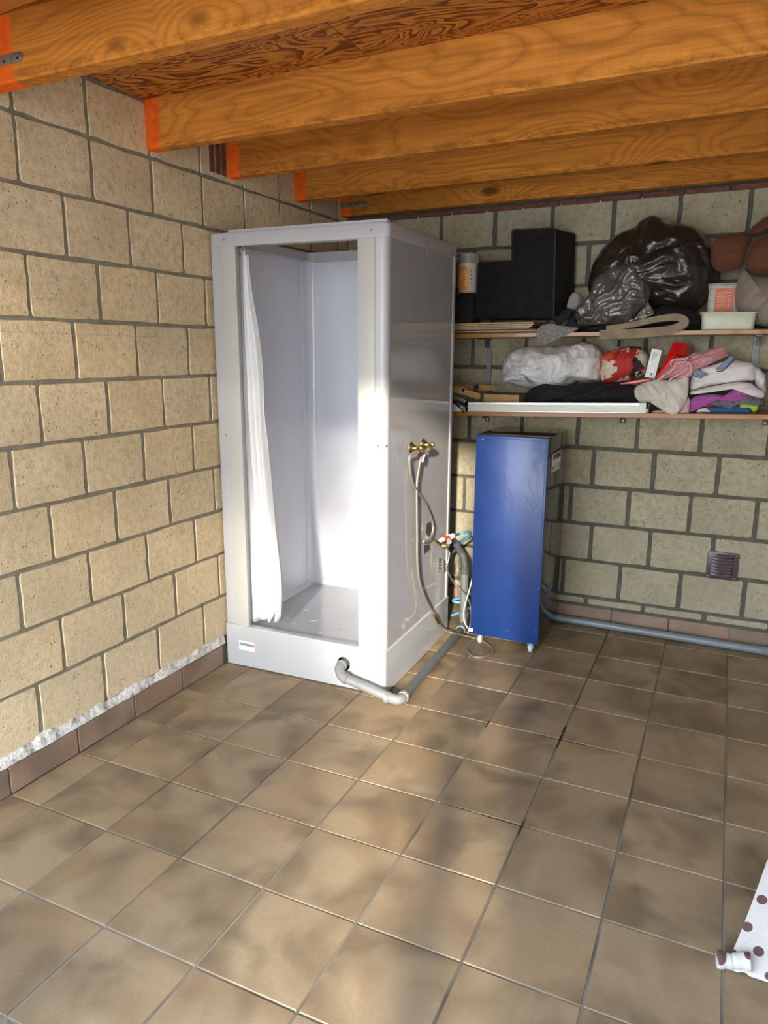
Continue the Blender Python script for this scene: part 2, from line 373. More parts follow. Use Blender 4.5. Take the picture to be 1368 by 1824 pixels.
# left wall
wl = box_obj('wall_left', (-.16, -.0042, YF, YB+.14, -.02, 2.47), M_mortL)
zl = lambda k: 0.76528+0.21036*k
offs = {-3: .158, -2: .283, -1: .128, 0: .281, 1: .148, 2: .281, 3: .150, 4: .281, 5: .149, 6: .288, 7: .284}
for k in range(-3, 8):
    z0, z1 = zl(k)+.0065, zl(k+1)-.0065
    if k == 7: z1 = 2.425
    j = offs[k]-.305*7
    while j < YB:
        a, b = max(j+.0055, YF), min(j+.305-.0055, YB-.002)
        if b-a > .04:
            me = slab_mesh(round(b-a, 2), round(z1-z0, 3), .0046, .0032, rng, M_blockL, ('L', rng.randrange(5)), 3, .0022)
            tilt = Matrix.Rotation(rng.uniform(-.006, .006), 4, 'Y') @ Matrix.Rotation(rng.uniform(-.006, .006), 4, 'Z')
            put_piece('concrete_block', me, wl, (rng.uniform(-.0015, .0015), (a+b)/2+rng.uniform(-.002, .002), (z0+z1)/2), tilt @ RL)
        j += .305
bm = new_bm(); N_ = 160; rows = []
for i in range(N_+1):
    y = YF+(1.215-YF)*i/N_; q = noise.noise(Vector((0, y*9, 0)))*.012+noise.noise(Vector((3, y*40, 0)))*.008
    rows.append([bm.verts.new((x, y, z)) for x, z in ((-.006, .148+q*1.6), (.0005+q*.3, .141+q*1.6), (.006+q, .122+q*.6), (.0095+q*.5, .104), (-.006, .100))])
for a, b in zip(rows, rows[1:]):
    for i in range(4): bm.faces.new((a[i], a[i+1], b[i+1], b[i]))
part('mortar_bed', bm, M_lime, wl, 60)
for yy in (1.262, 1.305, 1.345):
    bm = new_bm(); add_box(bm, -.006, .004, yy, yy+.036, 2.262, 2.432, .003, 1); part('brick', bm, M_redbrick, wl, False)
# back wall
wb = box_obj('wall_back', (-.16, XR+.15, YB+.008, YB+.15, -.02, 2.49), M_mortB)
zb = lambda k: 1.00022+0.21116*k
offb = {-5: 1.507, -4: 1.372, -3: 1.512, -2: 1.387, -1: 1.499, 0: 1.404, 1: 1.515, 2: 1.41, 3: 1.52, 4: 1.404, 5: 1.517, 6: 1.40}
for k in range(-5, 7):
    z0, z1 = zb(k)+.009, zb(k+1)-.009
    if k == -5: z0, z1 = .112, zb(-4)-.008
    if k == 6: z0, z1 = zb(6)+.03, 2.46
    j = offb[k]-.3095*6
    while j < XR:
        a, b = max(j+.009, .004), min(j+.3095-.009, XR)
        if b-a > .04:
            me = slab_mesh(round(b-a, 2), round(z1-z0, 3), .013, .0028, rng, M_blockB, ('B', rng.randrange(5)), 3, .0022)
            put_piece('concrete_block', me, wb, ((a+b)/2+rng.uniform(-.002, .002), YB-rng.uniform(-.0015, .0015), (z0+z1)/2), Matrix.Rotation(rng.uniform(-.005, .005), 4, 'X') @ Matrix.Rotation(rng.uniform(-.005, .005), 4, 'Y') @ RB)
        j += .3095
x = .05
while x < XR-.1:
    w_ = .2; bm = new_bm(); zz = 2.262+.011*x
    add_box(bm, x, x+w_-.008, YB-.010, YB+.008, zz-.028, zz-.002, .003, 1); part('brick', bm, M_redbrick, wb, False); x += w_
# skirting tiles
bl = new_bm(); add_box(bl, -.006, .004, YF, 1.2, 0, .100); bl = top('baseboard_left', bl, M_grout, kind='structure', smooth=False)
edges = [0.003,0.29,0.587,0.894]
step = (edges[3]-edges[0])/3
js = [edges[0]+step*i for i in range(-6, 5)]
for a, b in zip(js, js[1:]):
    b2 = min(b, 1.203)
    if a < YF or b2-a < .05: continue
    me = slab_mesh(round(b2-a-.006, 3), .098, .007, .0004, rng, M_base, 'bl', 1)
    put_piece('tile', me, bl, (.012, (a+b2)/2, .05), RL)
bb = new_bm(); add_box(bb, .02, XR, YB-.004, YB+.009, 0, .104); bb = top('baseboard_back', bb, M_grout, kind='structure', smooth=False)
e = [1.654,1.954,2.254]
st = (e[2]-e[0])/2; xx = e[0]-st*4
while xx < XR-.05:
    b = min(xx+st, XR)
    if xx > .02 and b-xx > .05:
        me = slab_mesh(round(b-xx-.005, 3), .101, .008, .0004, rng, M_base, 'bb', 1); put_piece('tile', me, bb, ((xx+b)/2, YB-.012, .0515), RB)
    xx += st
bm = new_bm(); rows = []
for i in range(90):
    x = XR*i/89; q = noise.noise(Vector((x*9, 5, 0)))*.005+noise.noise(Vector((x*40, 2, 0)))*.003
    rows.append([bm.verts.new(p) for p in ((x, YB+.006, .120+q), (x, YB-.004+q, .112+q), (x, YB-.010, .1025), (x, YB+.006, .101))])
for a, b in zip(rows, rows[1:]):
    for i in range(3): bm.faces.new((a[i], a[i+1], b[i+1], b[i]))
part('mortar_bed', bm, M_mortB, wb, 60)
# floor
fl = box_obj('floor', (-.12, XR+.1, YF, YB+.1, -.12, -.0035), M_grout)
ja = 0.15365
xs = [ .012]+[ja+.3*i for i in range(0, 11)]; xs[-1] = min(xs[-1], XR)
ys = [YF+.0]+[.3*r for r in range(-5, 9)]+[2.53]
for i in range(len(xs)-1):
    for j in range(len(ys)-1):
        w_, h_ = xs[i+1]-xs[i]-.0055, ys[j+1]-ys[j]-.0055
        if w_ < .03 or h_ < .03: continue
        me = slab_mesh(round(w_, 4), round(h_, 4), .004, .0003, rng, M_tile, ('F', rng.randrange(2)), 1)
        rt = Matrix.Rotation(rng.uniform(-.0022, .0022), 4, 'X') @ Matrix.Rotation(rng.uniform(-.0022, .0022), 4, 'Y')
        put_piece('tile', me, fl, ((xs[i]+xs[i+1])/2, (ys[j]+ys[j+1])/2, rng.uniform(-.0006, .0004)), rt)
M_smear = flat('black grout dirt', (.030, .024, .018), .9, var=.4, sc=60)
for p0, p1, w_ in [((1.651,1.315),(1.654,1.125),0.01),((1.541,1.194),(1.65,1.193),0.005),((1.65,1.193),(1.751,1.192),0.006),((1.367,0.601),(1.518,0.597),0.004),((1.518,0.597),(1.659,0.594),0.006),((1.655,0.611),(1.654,0.565),0.007),((1.338,1.208),(1.366,1.204),0.006)]:
    a_, b_ = Vector(p0), Vector(p1); d_ = (b_-a_).normalized(); nn = Vector((-d_.y, d_.x)); bm = new_bm(); L_, R_ = [], []
    for i in range(13):
        q = a_.lerp(b_, i/12); ww = w_*.5*(.55+.6*noise.noise(Vector((q.x*70, q.y*70, 1)))+.35)*math.sin(pi*(i+.6)/13.2)**.4
        L_.append(bm.verts.new((q.x+nn.x*ww, q.y+nn.y*ww, .0009))); R_.append(bm.verts.new((q.x-nn.x*ww, q.y-nn.y*ww, .0009)))
    for i in range(12): bm.faces.new((L_[i], L_[i+1], R_[i+1], R_[i]))
    part('dirt_smear', bm, M_smear, fl, False)
# ceiling: plywood sheets on sawn joists, rising slightly to the right
SL = .011
def zc(x, z): return z+SL*x
def sloped(bm, x0, x1, y0, y1, z0, z1, bev=.0, nx=1, wob=0.0):
    b = bmesh.new(); add_box(b, x0, x1, y0, y1, z0, z1, bev, 2)
    for v in b.verts: v.co.z += SL*v.co.x+wob*noise.noise(Vector((v.co.x*3, v.co.y*9, v.co.z*9)))
    merge(bm, b)
bm = new_bm(); sloped(bm, -.16, XR+.15, YF-.1, YB+.15, 2.452, 2.56); ce = top('ceiling', bm, M_ply, kind='structure', smooth=False)
for x0, x1 in ((-.006, .953), (.956, 2.17), (2.173, XR)):
    for y0, y1 in ((YF, .59), (.593, YB)):
        bm = new_bm(); sloped(bm, x0, x1, y0, y1, 2.437, 2.452); part('panel', bm, M_ply, ce, False)
beams = []
for y0 in (-1.52, -.96, -.40, .160, .880, 1.385, 1.955, 2.447):
    bm = new_bm(); b = bmesh.new(); nx = 14
    sec = [(y0, 2.437), (y0, 2.268), (y0+.005, 2.262), (y0+.055, 2.262), (y0+.060, 2.268), (y0+.060, 2.437)]
    rows = []
    for i in range(nx+1):
        x = -.006+(XR+.006)*i/nx; q = noise.noise(Vector((x*1.1, y0*3, 0)))*.005
        rows.append([b.verts.new((x, yy+q, zz+SL*x+(q*.5 if zz < 2.3 else 0))) for yy, zz in sec])
    for r0, r1 in zip(rows, rows[1:]):
        for k in range(6): b.faces.new((r0[k], r0[(k+1) % 6], r1[(k+1) % 6], r1[k]))
    b.faces.new(rows[0]); b.faces.new(rows[-1][::-1]); merge(bm, b)
    o = part('beam', bm, M_beam, ce, 25); beams.append(o)
def strap(beam, x0, x1, y, z, hh):
    bm = new_bm(); poly = [(x0, z-hh), (x1-hh, z-hh)]+[(x1-hh+hh*math.sin(t*pi/8), z-hh*math.cos(t*pi/8)) for t in range(1, 8)]+[(x1-hh, z+hh), (x0, z+hh)]
    prism_axis(bm, poly, y-.004, y, 'y', .0008)
    s = part('strap', bm, M_galv, beam, 40)
    for px_ in (x1-.02, x1-.075, x1-.105):
        if px_ > x0+.01:
            b2 = new_bm(); lathe(b2, [(.0035, -.001), (.0035, .0015)], (px_, y-.004, z+random.uniform(-.006, .004)), (0, -1, 0), 10); part('nail', b2, M_dark, s)
strap(beams[3], -.006, 0.213, .162, 2.323, .0135)
strap(beams[7], -.006, 0.177, 2.449, 2.321, .012)
# right wall, front lintel and jambs, ground, added sun blocker (all out of frame)
M_pale = flat('pale painted wall', (.55, .53, .48), .9)
box_obj('wall_right', (XR, XR+.15, YF, YB+.14, -.02, 2.49), M_pale)
bm = new_bm(); add_box(bm, -.16, XR+.15, YF-.12, YF, 2.42, 2.6); add_box(bm, -.16, .0, YF-.12, YF, 0, 2.42); add_box(bm, 2.95, XR+.15, YF-.12, YF, 0, 2.42)
top('wall_front', bm, M_pale, kind='structure', smooth=False)
M_drive = flat('pale concrete drive', (.46, .43, .37), .9, var=.1, sc=3)
box_obj('ground', (-30, 30, -45, YF-.02, -.2, -.03), M_drive)
M_blocker = flat('sun blocker render', (.42, .38, .33), .9, var=.1)
bm = new_bm(); add_box(bm, 2.66, 5.2, -3.5, -3.2, -.03, 3.1); add_box(bm, 2.375, 2.50, -3.32, -3.2, -.03, 3.1)  # unseen slab and post, added to keep sun off the floor at right
top('sun_blocker', bm, M_blocker, kind='structure', smooth=False)

# leafy tree outside, left of the drive: it breaks up the low sun
M_leaf = flat('leaf green', (.06, .11, .03), .6); M_bark = flat('bark', (.10, .075, .05), .9)
tr = thing('garden_tree', (2.7, -12.2, -.03), 'leafy green tree standing outside beyond the open garage front', 'tree')
bm = new_bm(); tube(bm, [(2.7, -12.2, -.03), (2.25, -12.2, 1.2), (2.15, -12.3, 2.6), (2.2, -12.2, 4.5)], .13, 10, 4, rf=lambda t: 1-.7*t); part('trunk', bm, M_bark, tr)
rl = random.Random(11); bm = new_bm()
for i in range(12000):
    x = rl.uniform(.8, 4.25); y = -12.2+rl.uniform(-.8, .8); z = rl.uniform(2.0, 7.4)
    if (x-2.7)**2/5.2+(z-4.8)**2/7.5 > 1.0+.12*math.sin(z*3): continue
    if noise.noise(Vector((x*1.3, 1, z*1.3))) < -.2: continue
    s_ = rl.uniform(.06, .10); n_ = Vector((rl.uniform(-1, 1), rl.uniform(-1.5, 1.5), rl.uniform(-1, 1))).normalized(); u_ = n_.orthogonal().normalized(); w_ = n_.cross(u_); c_ = Vector((x, y, z))
    bm.faces.new([bm.verts.new(c_+u_*s_), bm.verts.new(c_+w_*s_*.6), bm.verts.new(c_-u_*s_), bm.verts.new(c_-w_*s_*.6)])
part('foliage', bm, M_leaf, tr, False, kind='stuff')

# ---------------- shower cabin ----------------
sx, sy, yaw = .008, 1.216, math.radians(1.0)
sh = thing('shower_cabin', (sx, sy, 0), 'tall white plastic shower cabin open at the front, standing in the corner', 'shower')
sh.rotation_euler = (0, 0, yaw); TURN['root'] = sh; TURN['yaw'] = yaw
def spart(name, bm, m, parent=None, lean=True, **k):
    """geometry given in the cabin's own frame (a across, b deep)"""
    if lean:
        for v in bm.verts: v.co.z += .014*(v.co.y/.86)*(v.co.z/2)
    bmesh.ops.translate(bm, vec=(sx, sy, 0), verts=bm.verts)
    TURN['own'] = True; o = part(name, bm, m, parent or sh, **k); TURN['own'] = False
    return o
def arc(cx, cy, r, a0, a1, n=6): return [(cx+r*math.cos(a0+(a1-a0)*i/n), cy+r*math.sin(a0+(a1-a0)*i/n)) for i in range(n+1)]
def rrect(x0, x1, y0, y1, r, n=5):
    return arc(x1-r, y0+r, r, -pi/2, 0, n)+arc(x1-r, y1-r, r, 0, pi/2, n)+arc(x0+r, y1-r, r, pi/2, pi, n)+arc(x0+r, y0+r, r, pi, 1.5*pi, n)
# tray: outer skin with a round pipe hole, rim, sloping basin
TA, TB, TH = .858, .862, .208
bm = new_bm(); o_ = rrect(0, TA, 0, TB, .018); i_ = rrect(.030, TA-.030, .034, TB-.034, .05); n_ = len(o_)
hx, hz, hr = .652, .116, .033
ro = [bm.verts.new((x, y, .004)) for x, y in o_]; r1 = [bm.verts.new((x, y, TH-.006)) for x, y in o_]
r2 = [bm.verts.new((x+(TA/2-x)*.010, y+(TB/2-y)*.010, TH)) for x, y in o_]; r3 = [bm.verts.new((x, y, TH)) for x, y in i_]
r4 = [bm.verts.new((x+(TA/2-x)*.03, y+(TB/2-y)*.03, .172)) for x, y in i_]; r5 = [bm.verts.new((x+(TA/2-x)*.12, y+(TB/2-y)*.12, .166)) for x, y in i_]
fr_ = None
for k in range(n_):
    j = (k+1) % n_
    if abs(o_[k][1]) < 1e-6 and abs(o_[j][1]) < 1e-6 and abs(o_[k][0]-o_[j][0]) > .3: fr_ = (k, j)
    else: bm.faces.new((ro[k], ro[j], r1[j], r1[k]))
    for a, b in ((r1, r2), (r2, r3), (r3, r4), (r4, r5)): bm.faces.new((a[k], a[j], b[j], b[k]))
bm.faces.new(r5)
k, j = fr_; bl_, br_, tr_, tl_ = ro[k], ro[j], r1[j], r1[k]
if bl_.co.x > br_.co.x: bl_, br_, tr_, tl_ = br_, bl_, tl_, tr_
hs = .05; sq = []; circ = []
m0 = [bm.verts.new((hx-hs, 0, .004)), bm.verts.new((hx-hs, 0, TH-.006)), bm.verts.new((hx+hs, 0, TH-.006)), bm.verts.new((hx+hs, 0, .004))]
bm.faces.new((bl_, m0[0], m0[1], tl_)); bm.faces.new((m0[3], br_, tr_, m0[2]))
q4 = [(hx-hs, .004), (hx+hs, .004), (hx+hs, TH-.006), (hx-hs, TH-.006)]; mm = [m0[0], m0[3], m0[2], m0[1]]
for s in range(4):
    for t in range(6):
        a = q4[s]; b = q4[(s+1) % 4]; p = (a[0]+(b[0]-a[0])*t/6, a[1]+(b[1]-a[1])*t/6)
        sq.append(mm[s] if t == 0 else bm.verts.new((p[0], 0, p[1])))
        an = math.atan2(p[1]-hz, p[0]-hx); circ.append((math.cos(an)*hr+hx, math.sin(an)*hr+hz))
cv = [bm.verts.new((x, 0, z)) for x, z in circ]; cb = [bm.verts.new((x, .006, z)) for x, z in circ]
for t in range(24):
    u = (t+1) % 24; bm.faces.new((sq[t], sq[u], cv[u], cv[t])); bm.faces.new((cv[t], cv[u], cb[u], cb[t]))
tray = spart('tray', bm, M_white, lean=False)
for px_, py_ in [(0.134,1.584),(0.213,1.646),(0.281,1.715),(0.36,1.784),(0.256,1.451),(0.326,1.528),(0.401,1.592),(0.471,1.666),(0.382,1.341),(0.443,1.405),(0.513,1.478),(0.174,1.894),(0.596,1.531),(0.245,1.938)]:
    bm = new_bm(); b = bmesh.new(); bmesh.ops.create_uvsphere(b, u_segments=12, v_segments=6, radius=1)
    bmesh.ops.scale(b, vec=(.021, .014, .0035), verts=b.verts); bmesh.ops.rotate(b, matrix=Matrix.Rotation(.9, 3, 'Z'), verts=b.verts); bmesh.ops.translate(b, vec=(px_, py_, .1665), verts=b.verts); merge(bm, b)
    part('grip_bump', bm, M_white, tray)
dc = (0.668,1.346)
bm = new_bm(); lathe(bm, [(.046, 0), (.046, .006), (.040, .011), (.012, .0125)], (dc[0]+.04, dc[1]+.035, .166), (0, 0, 1), 32); part('drain_cover', bm, M_white, tray)
# brand sticker: five blue squares and one red, white letters
stc = [(0.0895,1.213,0.1329),(0.1816,1.213,0.1349),(0.1791,1.213,0.0865),(0.0891,1.213,0.0861)]
x0, x1, z0, z1 = stc[0][0], stc[1][0], (stc[2][2]+stc[3][2])/2, (stc[0][2]+stc[1][2])/2
yf = sy-.0012+(x0-sx)*math.sin(yaw)
bm = new_bm(); add_box(bm, x0, x1, yf-.0006, yf+.0012, z0, z1); stk = part('sticker', bm, M_paper, tray, False)
sw = (x1-x0)*.94/6
for i, ch in enumerate('DEBOER'):
    cx_ = x0+(x1-x0)*.04+sw*i; zc_ = z0+(z1-z0)*.63
    bm = new_bm(); add_box(bm, cx_, cx_+sw*.88, yf-.0010, yf-.0004, zc_-sw*.42, zc_+sw*.42); part('print', bm, M_redink if i == 5 else M_navy, tray, False, label='red printed square with white letter' if i == 5 else None)
    text(ch, sw*.8, M_paper, tray, Matrix.Translation((cx_+sw*.16, yf-.0013, zc_-sw*.28)) @ RB)
# posts
PH = 1.946
bm = new_bm(); prism(bm, [(.005, .016), (.062, .016), (.062, .05), (.005, .05)], TH-.002, PH, .002); spart('corner_post', bm, M_frame)
bm = new_bm(); prism(bm, [(.060, .008), (.1365, .008), (.1365, .028), (.060, .028)], TH-.002, PH, .0012); spart('door_jamb', bm, M_whiteM)
bm = new_bm(); prism(bm, [(.723, .008), (.800, .008), (.800, .028), (.723, .028)], TH-.002, PH-.003, .0012); spart('door_jamb', bm, M_whiteM)
bm = new_bm(); prism(bm, [(.790, .012)]+arc(.852-.026, .012+.026, .026, -pi/2, 0, 8)+[(.852, .050), (.842, .050), (.842, .04), (.79, .04)], TH-.002, PH, 0); spart('corner_post', bm, M_frame, smooth=30)
bm = new_bm(); prism(bm, [(.828, .815), (.856, .815)]+arc(.856-.01, .852-.01, .01, 0, pi/2, 3)+[(.828, .852)], TH-.002, PH, .001); spart('corner_post', bm, M_frame)
bm = new_bm(); prism(bm, [(.004, .815), (.03, .815), (.03, .852), (.004, .852)], TH-.002, PH, .001); spart('corner_post', bm, M_frame)
# outer panels
bm = new_bm(); add_box(bm, .843, .851, .045, .82, TH-.001, PH+.01); spart('side_panel', bm, M_panel, smooth=False)
bm = new_bm(); add_box(bm, .008, .014, .045, .82, TH-.001, PH+.01); spart('side_panel', bm, M_panel, smooth=False)
bm = new_bm(); add_box(bm, .028, .83, .838, .846, TH-.001, PH+.01); spart('back_panel', bm, M_panel, smooth=False)
# inner panels and coved corners
ZI = .176
bm = new_bm(); add_box(bm, .024, .030, .030, .775, ZI, PH+.02, .001, 1); spart('inner_panel', bm, M_inner, smooth=False)
bm = new_bm(); add_box(bm, .080, .785, .818, .824, ZI, PH+.02, .001, 1); spart('inner_panel', bm, M_inner, smooth=False)
bm = new_bm(); add_box(bm, .822, .828, .030, .775, ZI, PH+.02, .001, 1); spart('inner_panel', bm, M_inner, smooth=False)
for mir in (0, 1):
    bm = new_bm(); pl = [(.026, .745), (.034, .752)]+[(.036+.0, .775)]+[(.036+.042*(1-math.cos(t*pi/12)), .775+.042*math.sin(t*pi/12)) for t in range(1, 7)]+[(.098, .818), (.102, .826), (.026, .826)]
    if mir: pl = [(.852-x, y) for x, y in pl][::-1]
    prism(bm, pl, ZI, PH+.02); spart('corner_cove', bm, M_inner, smooth=35)
# top frame ring
bm = new_bm(); o_ = rrect(-.001, .859, .006, .856, .028, 8); i_ = rrect(.044, .812, .034, .806, .03, 8)
lv = []
for ring, z in ((o_, PH-.002), (o_, 1.994), ([(x+(.43-x)*.008, y+(.43-y)*.008) for x, y in o_], 2.0), (i_, 2.0), (i_, 1.958), ([(x+(x-.43)*.05, y+(y-.42)*.05) for x, y in i_], PH-.002)):
    lv.append([bm.verts.new((x, y, z)) for x, y in ring])
for a, b in zip(lv, lv[1:]+lv[:1]):
    for k in range(len(a)): j = (k+1) % len(a); bm.faces.new((a[k], a[j], b[j], b[k]))
spart('top_frame', bm, M_frame, smooth=35)
bm = new_bm(); add_box(bm, .095, .845, .02, .05, 2.0, 2.013, .001, 1); spart('top_trim', bm, M_frame)
# screws on the front band, posts and side
def screw(c, ax, r=.0042, m=None, nm='screw'):
    bm = new_bm(); lathe(bm, [(r, -.001), (r, .0008), (r*.7, .0022), (r*.25, .0016)], c, ax, 12); part(nm, bm, m or M_screw, sh)
for c in [(0.09,1.222,1.973),(0.793,1.232,1.972),(0.051,1.231,1.125),(0.821,1.243,1.118)]: screw(c, (0, -1, 0))
for c in [(0.865,1.298,1.972),(0.865,1.995,1.97),(0.865,1.674,1.939),(0.865,1.675,1.921),(0.865,1.247,1.12),(0.865,2.002,1.125),(0.865,1.659,1.974)]: screw(((.867 if c[2] > 1.945 else .8592)-(c[1]-sy)*math.sin(yaw), c[1], c[2]), (1, 0, 0), .0048, M_whiteM if 1.88 < c[2] < 1.945 else None)
for c in [(0.103,2.035,1.967),(0.098,2.035,0.209),(0.039,1.963,1.969),(0.039,1.621,1.97),(0.039,1.956,0.214)]: screw(c, (0, -1, 0) if c[1] > 2.03 else (1, 0, 0), .003)
# brass outlets on the side, sticky tape patches, hose clip
def outlet(c):
    xp = .8590-(c[1]-sy)*math.sin(yaw)
    bm = new_bm(); lathe(bm, [(.008, .044), (.0095, .030), (.0105, .012)], (xp, c[1], c[2]), (1, 0, 0), 20); lathe(bm, [(.0125, .036), (.0125, .050), (.010, .054)], (xp, c[1], c[2]), (1, 0, 0), 8)
    tube(bm, [(xp+.038, c[1], c[2]), (xp+.040, c[1]-.022, c[2]-.008)], .0095, 16, 1)
    o = part('brass_outlet', bm, M_brass, sh)
    bm = new_bm(); lathe(bm, [(.030, .0), (.029, .003), (.020, .008), (.012, .020), (.0105, .024)], (xp-.001, c[1], c[2]), (1, 0, 0), 28); part('flange', bm, M_brass, o)
    bm = new_bm(); lathe(bm, [(.0135, 0), (.0135, .012), (.0115, .014), (.0115, .002)], (xp+.0395, c[1]-.020, c[2]-.007), (.0, -1, -.35), 6); part('nut', bm, M_brass, o)
    return (xp+.04, c[1]-.03, c[2]-.012)
va = outlet((0.86,1.526,1.08)); vb = outlet((0.86,1.675,1.079))
def tape_patch(pts, m=M_tape):
    bm = new_bm(); f = [bm.verts.new((.8603-(y-sy)*math.sin(yaw), y, z)) for x, y, z in pts]; bm.faces.new(f)
    r = bmesh.ops.extrude_face_region(bm, geom=bm.faces[:]); bmesh.ops.translate(bm, vec=(-.002, 0, 0), verts=[g for g in r['geom'] if isinstance(g, bmesh.types.BMVert)]); part('tape', bm, m, sh, False)
tape_patch([(0.86,1.738,0.6835),(0.86,1.7977,0.6787),(0.86,1.8162,0.6193),(0.86,1.7892,0.6041),(0.86,1.7613,0.6129),(0.86,1.7253,0.6444)])
tape_patch([(0.86,1.7079,0.5796),(0.86,1.7938,0.5649),(0.86,1.7927,0.538),(0.86,1.7124,0.5354)])

# ---------------- shower curtain ----------------
crt = thing('shower_curtain', (.17, 1.29, .2), 'white cloth curtain bunched at the left side of the cabin opening', 'curtain')
bm = new_bm(); NV, NU = 60, 64
lef = [(1.93, .125), (1.2, .125), (.22, .125)]
rgt = [(1.924,0.158),(1.759,0.169),(1.566,0.185),(1.368,0.201),(1.166,0.215),(0.959,0.232),(0.748,0.253),(0.531,0.271),(0.365,0.282),(0.251,0.279),(0.216,0.274)]
def interp(tab, z):
    for (a, xa), (b, xb) in zip(tab, tab[1:]):
        if (a-z)*(b-z) <= 0: return xa+(xb-xa)*(z-a)/(b-a)
    return tab[0][1] if z > tab[0][0] else tab[-1][1]
grid = []
for i in range(NV+1):
    v = i/NV; row = []
    for j in range(NU+1):
        u = j/NU
        zt = 1.925-.012*math.sin(u*9)*(1-v); zb_ = 0.222+.012*math.sin(u*17+1)+(.02 if u > .72 else 0)
        z = zt+(zb_-zt)*v; xl, xr = .105, interp(rgt, z)+.004*math.sin(v*20+u*3)
        amp = .008+.022*v; ph = u*(2*pi*4.2)+.9*math.sin(v*2.3+u*2)+.5*noise.noise(Vector((u*3, v*3, 1)))*2
        y = 1.305+amp*math.sin(ph)+.008*math.sin(v*11+u*5)*(.3+u)+.006*noise.noise(Vector((u*8, v*9, 4)))
        x = xl+(xr-xl)*(u+.035*math.sin(ph*1.0+1.3)*(u*(1-u)*4))
        row.append(bm.verts.new((x, y, z)))
    grid.append(row)
for a, b in zip(grid, grid[1:]):
    for j in range(NU): bm.faces.new((a[j], a[j+1], b[j+1], b[j]))
M_curt = flat('white curtain cloth', (.90, .89, .87), .75, var=.03, sc=12, bump=.15, bsc=60, bd=.002)
M_curt.node_tree.nodes['Principled BSDF'].inputs['Transmission Weight'].default_value = 0
co = part('cloth', bm, M_curt, crt, 180); sm_ = co.modifiers.new('thickness', 'SOLIDIFY'); sm_.thickness = .0012
bm = new_bm(); tube(bm, [(.05, 1.300, 1.955), (.82, 1.310, 1.955)], .007, 12, 1); part('rail', bm, M_galv, crt)
for cx_, cz_ in ((.118, 1.938), (.132, 1.935)):
    bm = new_bm(); tube(bm, [(cx_+.004*math.sin(t), 1.30+.012*math.cos(t), cz_+.016*math.sin(t)) for t in [i*2*pi/18 for i in range(19)]], .0016, 8, 1, caps=False); part('ring', bm, M_galv if cx_ < .12 else M_sleeve, crt)

# ---------------- grey drain pipe in front and along the cabin ----------------
dp = thing('drain_pipe', (.78, 1.17, 0), 'grey plastic drain pipe bent round the front corner of the white cabin', 'pipe')
R = .0215
bm = new_bm(); tube(bm, [(.660, 1.262, .117), (.660, 1.205, .116), (.662, 1.185, .108), (.680, 1.170, .088), (.700, 1.167, .079)], R+.001, 18, 6); e1 = part('elbow', bm, M_pvc, dp)
bm = new_bm(); lathe(bm, [(R, 0), (R+.0045, .002), (R+.0045, .012), (R, .014)], (.660, 1.214, .116), (0, -1, 0), 24); part('socket', bm, M_pvc, e1)
a_, b_ = Vector((.693, 1.167, .081)), Vector((.918, 1.168, .034))
bm = new_bm(); lathe(bm, [(R, 0), (R+.0045, .002), (R+.0045, .018), (R, .02)], a_, b_-a_, 24); part('socket', bm, M_pvc, e1)
bm = new_bm(); tube(bm, [a_, b_], R, 20, 1); part('tube', bm, M_pvc, dp)
bm = new_bm(); tube(bm, [b_-Vector((.01, 0, 0)), (.925, 1.168, .032), (.950, 1.172, .029), (.962, 1.188, .027), (.964, 1.215, .026)], R+.001, 18, 6); e2 = part('elbow', bm, M_pvc, dp)
bm = new_bm(); lathe(bm, [(R, 0), (R+.0045, .002), (R+.0045, .02), (R, .022)], b_-Vector((.02, 0, 0)), b_-a_, 24); part('socket', bm, M_pvc, e2)
bm = new_bm(); lathe(bm, [(R, 0), (R+.0045, .002), (R+.0045, .020), (R, .022)], (.964, 1.205, .027), (0, 1, 0), 24); part('socket', bm, M_pvc, e2)
bm = new_bm(); tube(bm, [(.964, 1.22, .026), (.932, 2.07, .024)], R, 20, 1); part('tube', bm, M_pvcD, dp)
bm = new_bm(); lathe(bm, [(R, 0), (R+.005, .002), (R+.005, .04), (R+.003, .042)], (.932, 2.06, .0265), (-.035, 1, 0), 24); part('socket', bm, M_pvc, dp)
# standpipe
sp = thing('standpipe', (.925, 2.15, 0), 'grey upright waste pipe with dark angled top, between cabin and blue cabinet', 'pipe')
bm = new_bm(); tube(bm, [(.927, 2.10, .027), (.925, 2.125, .029), (.920, 2.145, .045), (.919, 2.150, .085)], R+.001, 18, 6); part('elbow', bm, M_pvc, sp)
bm = new_bm(); lathe(bm, [(R, 0), (R+.0045, .002), (R+.0045, .034), (R, .036)], (.919, 2.15, .07), (0, 0, 1), 24); part('socket', bm, M_pvc, sp)
zt = 0.351
bm = new_bm(); tube(bm, [(.919, 2.15, .10), (.917, 2.15, zt)], R, 20, 1); part('tube', bm, M_pvc, sp)
bm = new_bm(); lathe(bm, [(R+.001, -.03), (R+.004, -.028), (R+.004, 0), (R-.001, .002), (R-.001, .012), (R-.003, .014), (R-.003, .034)], (.917, 2.15, zt), (0, 0, 1), 24); part('coupler', bm, M_pvcD, sp)
up_ = [(0.912,2.15,0.39),(0.909,2.148,0.415),(0.891,2.14,0.447),(0.875,2.1,0.505),(0.876,2.05,0.529),(0.9,1.932,0.551)]
bm = new_bm(); tube(bm, [(.917, 2.15, zt+.02)]+up_[:4], .0195, 18, 5); part('elbow', bm, M_pvcD, sp)
bm = new_bm(); tube(bm, up_[3:], .013, 14, 5); part('spigot', bm, M_pvcD, sp)

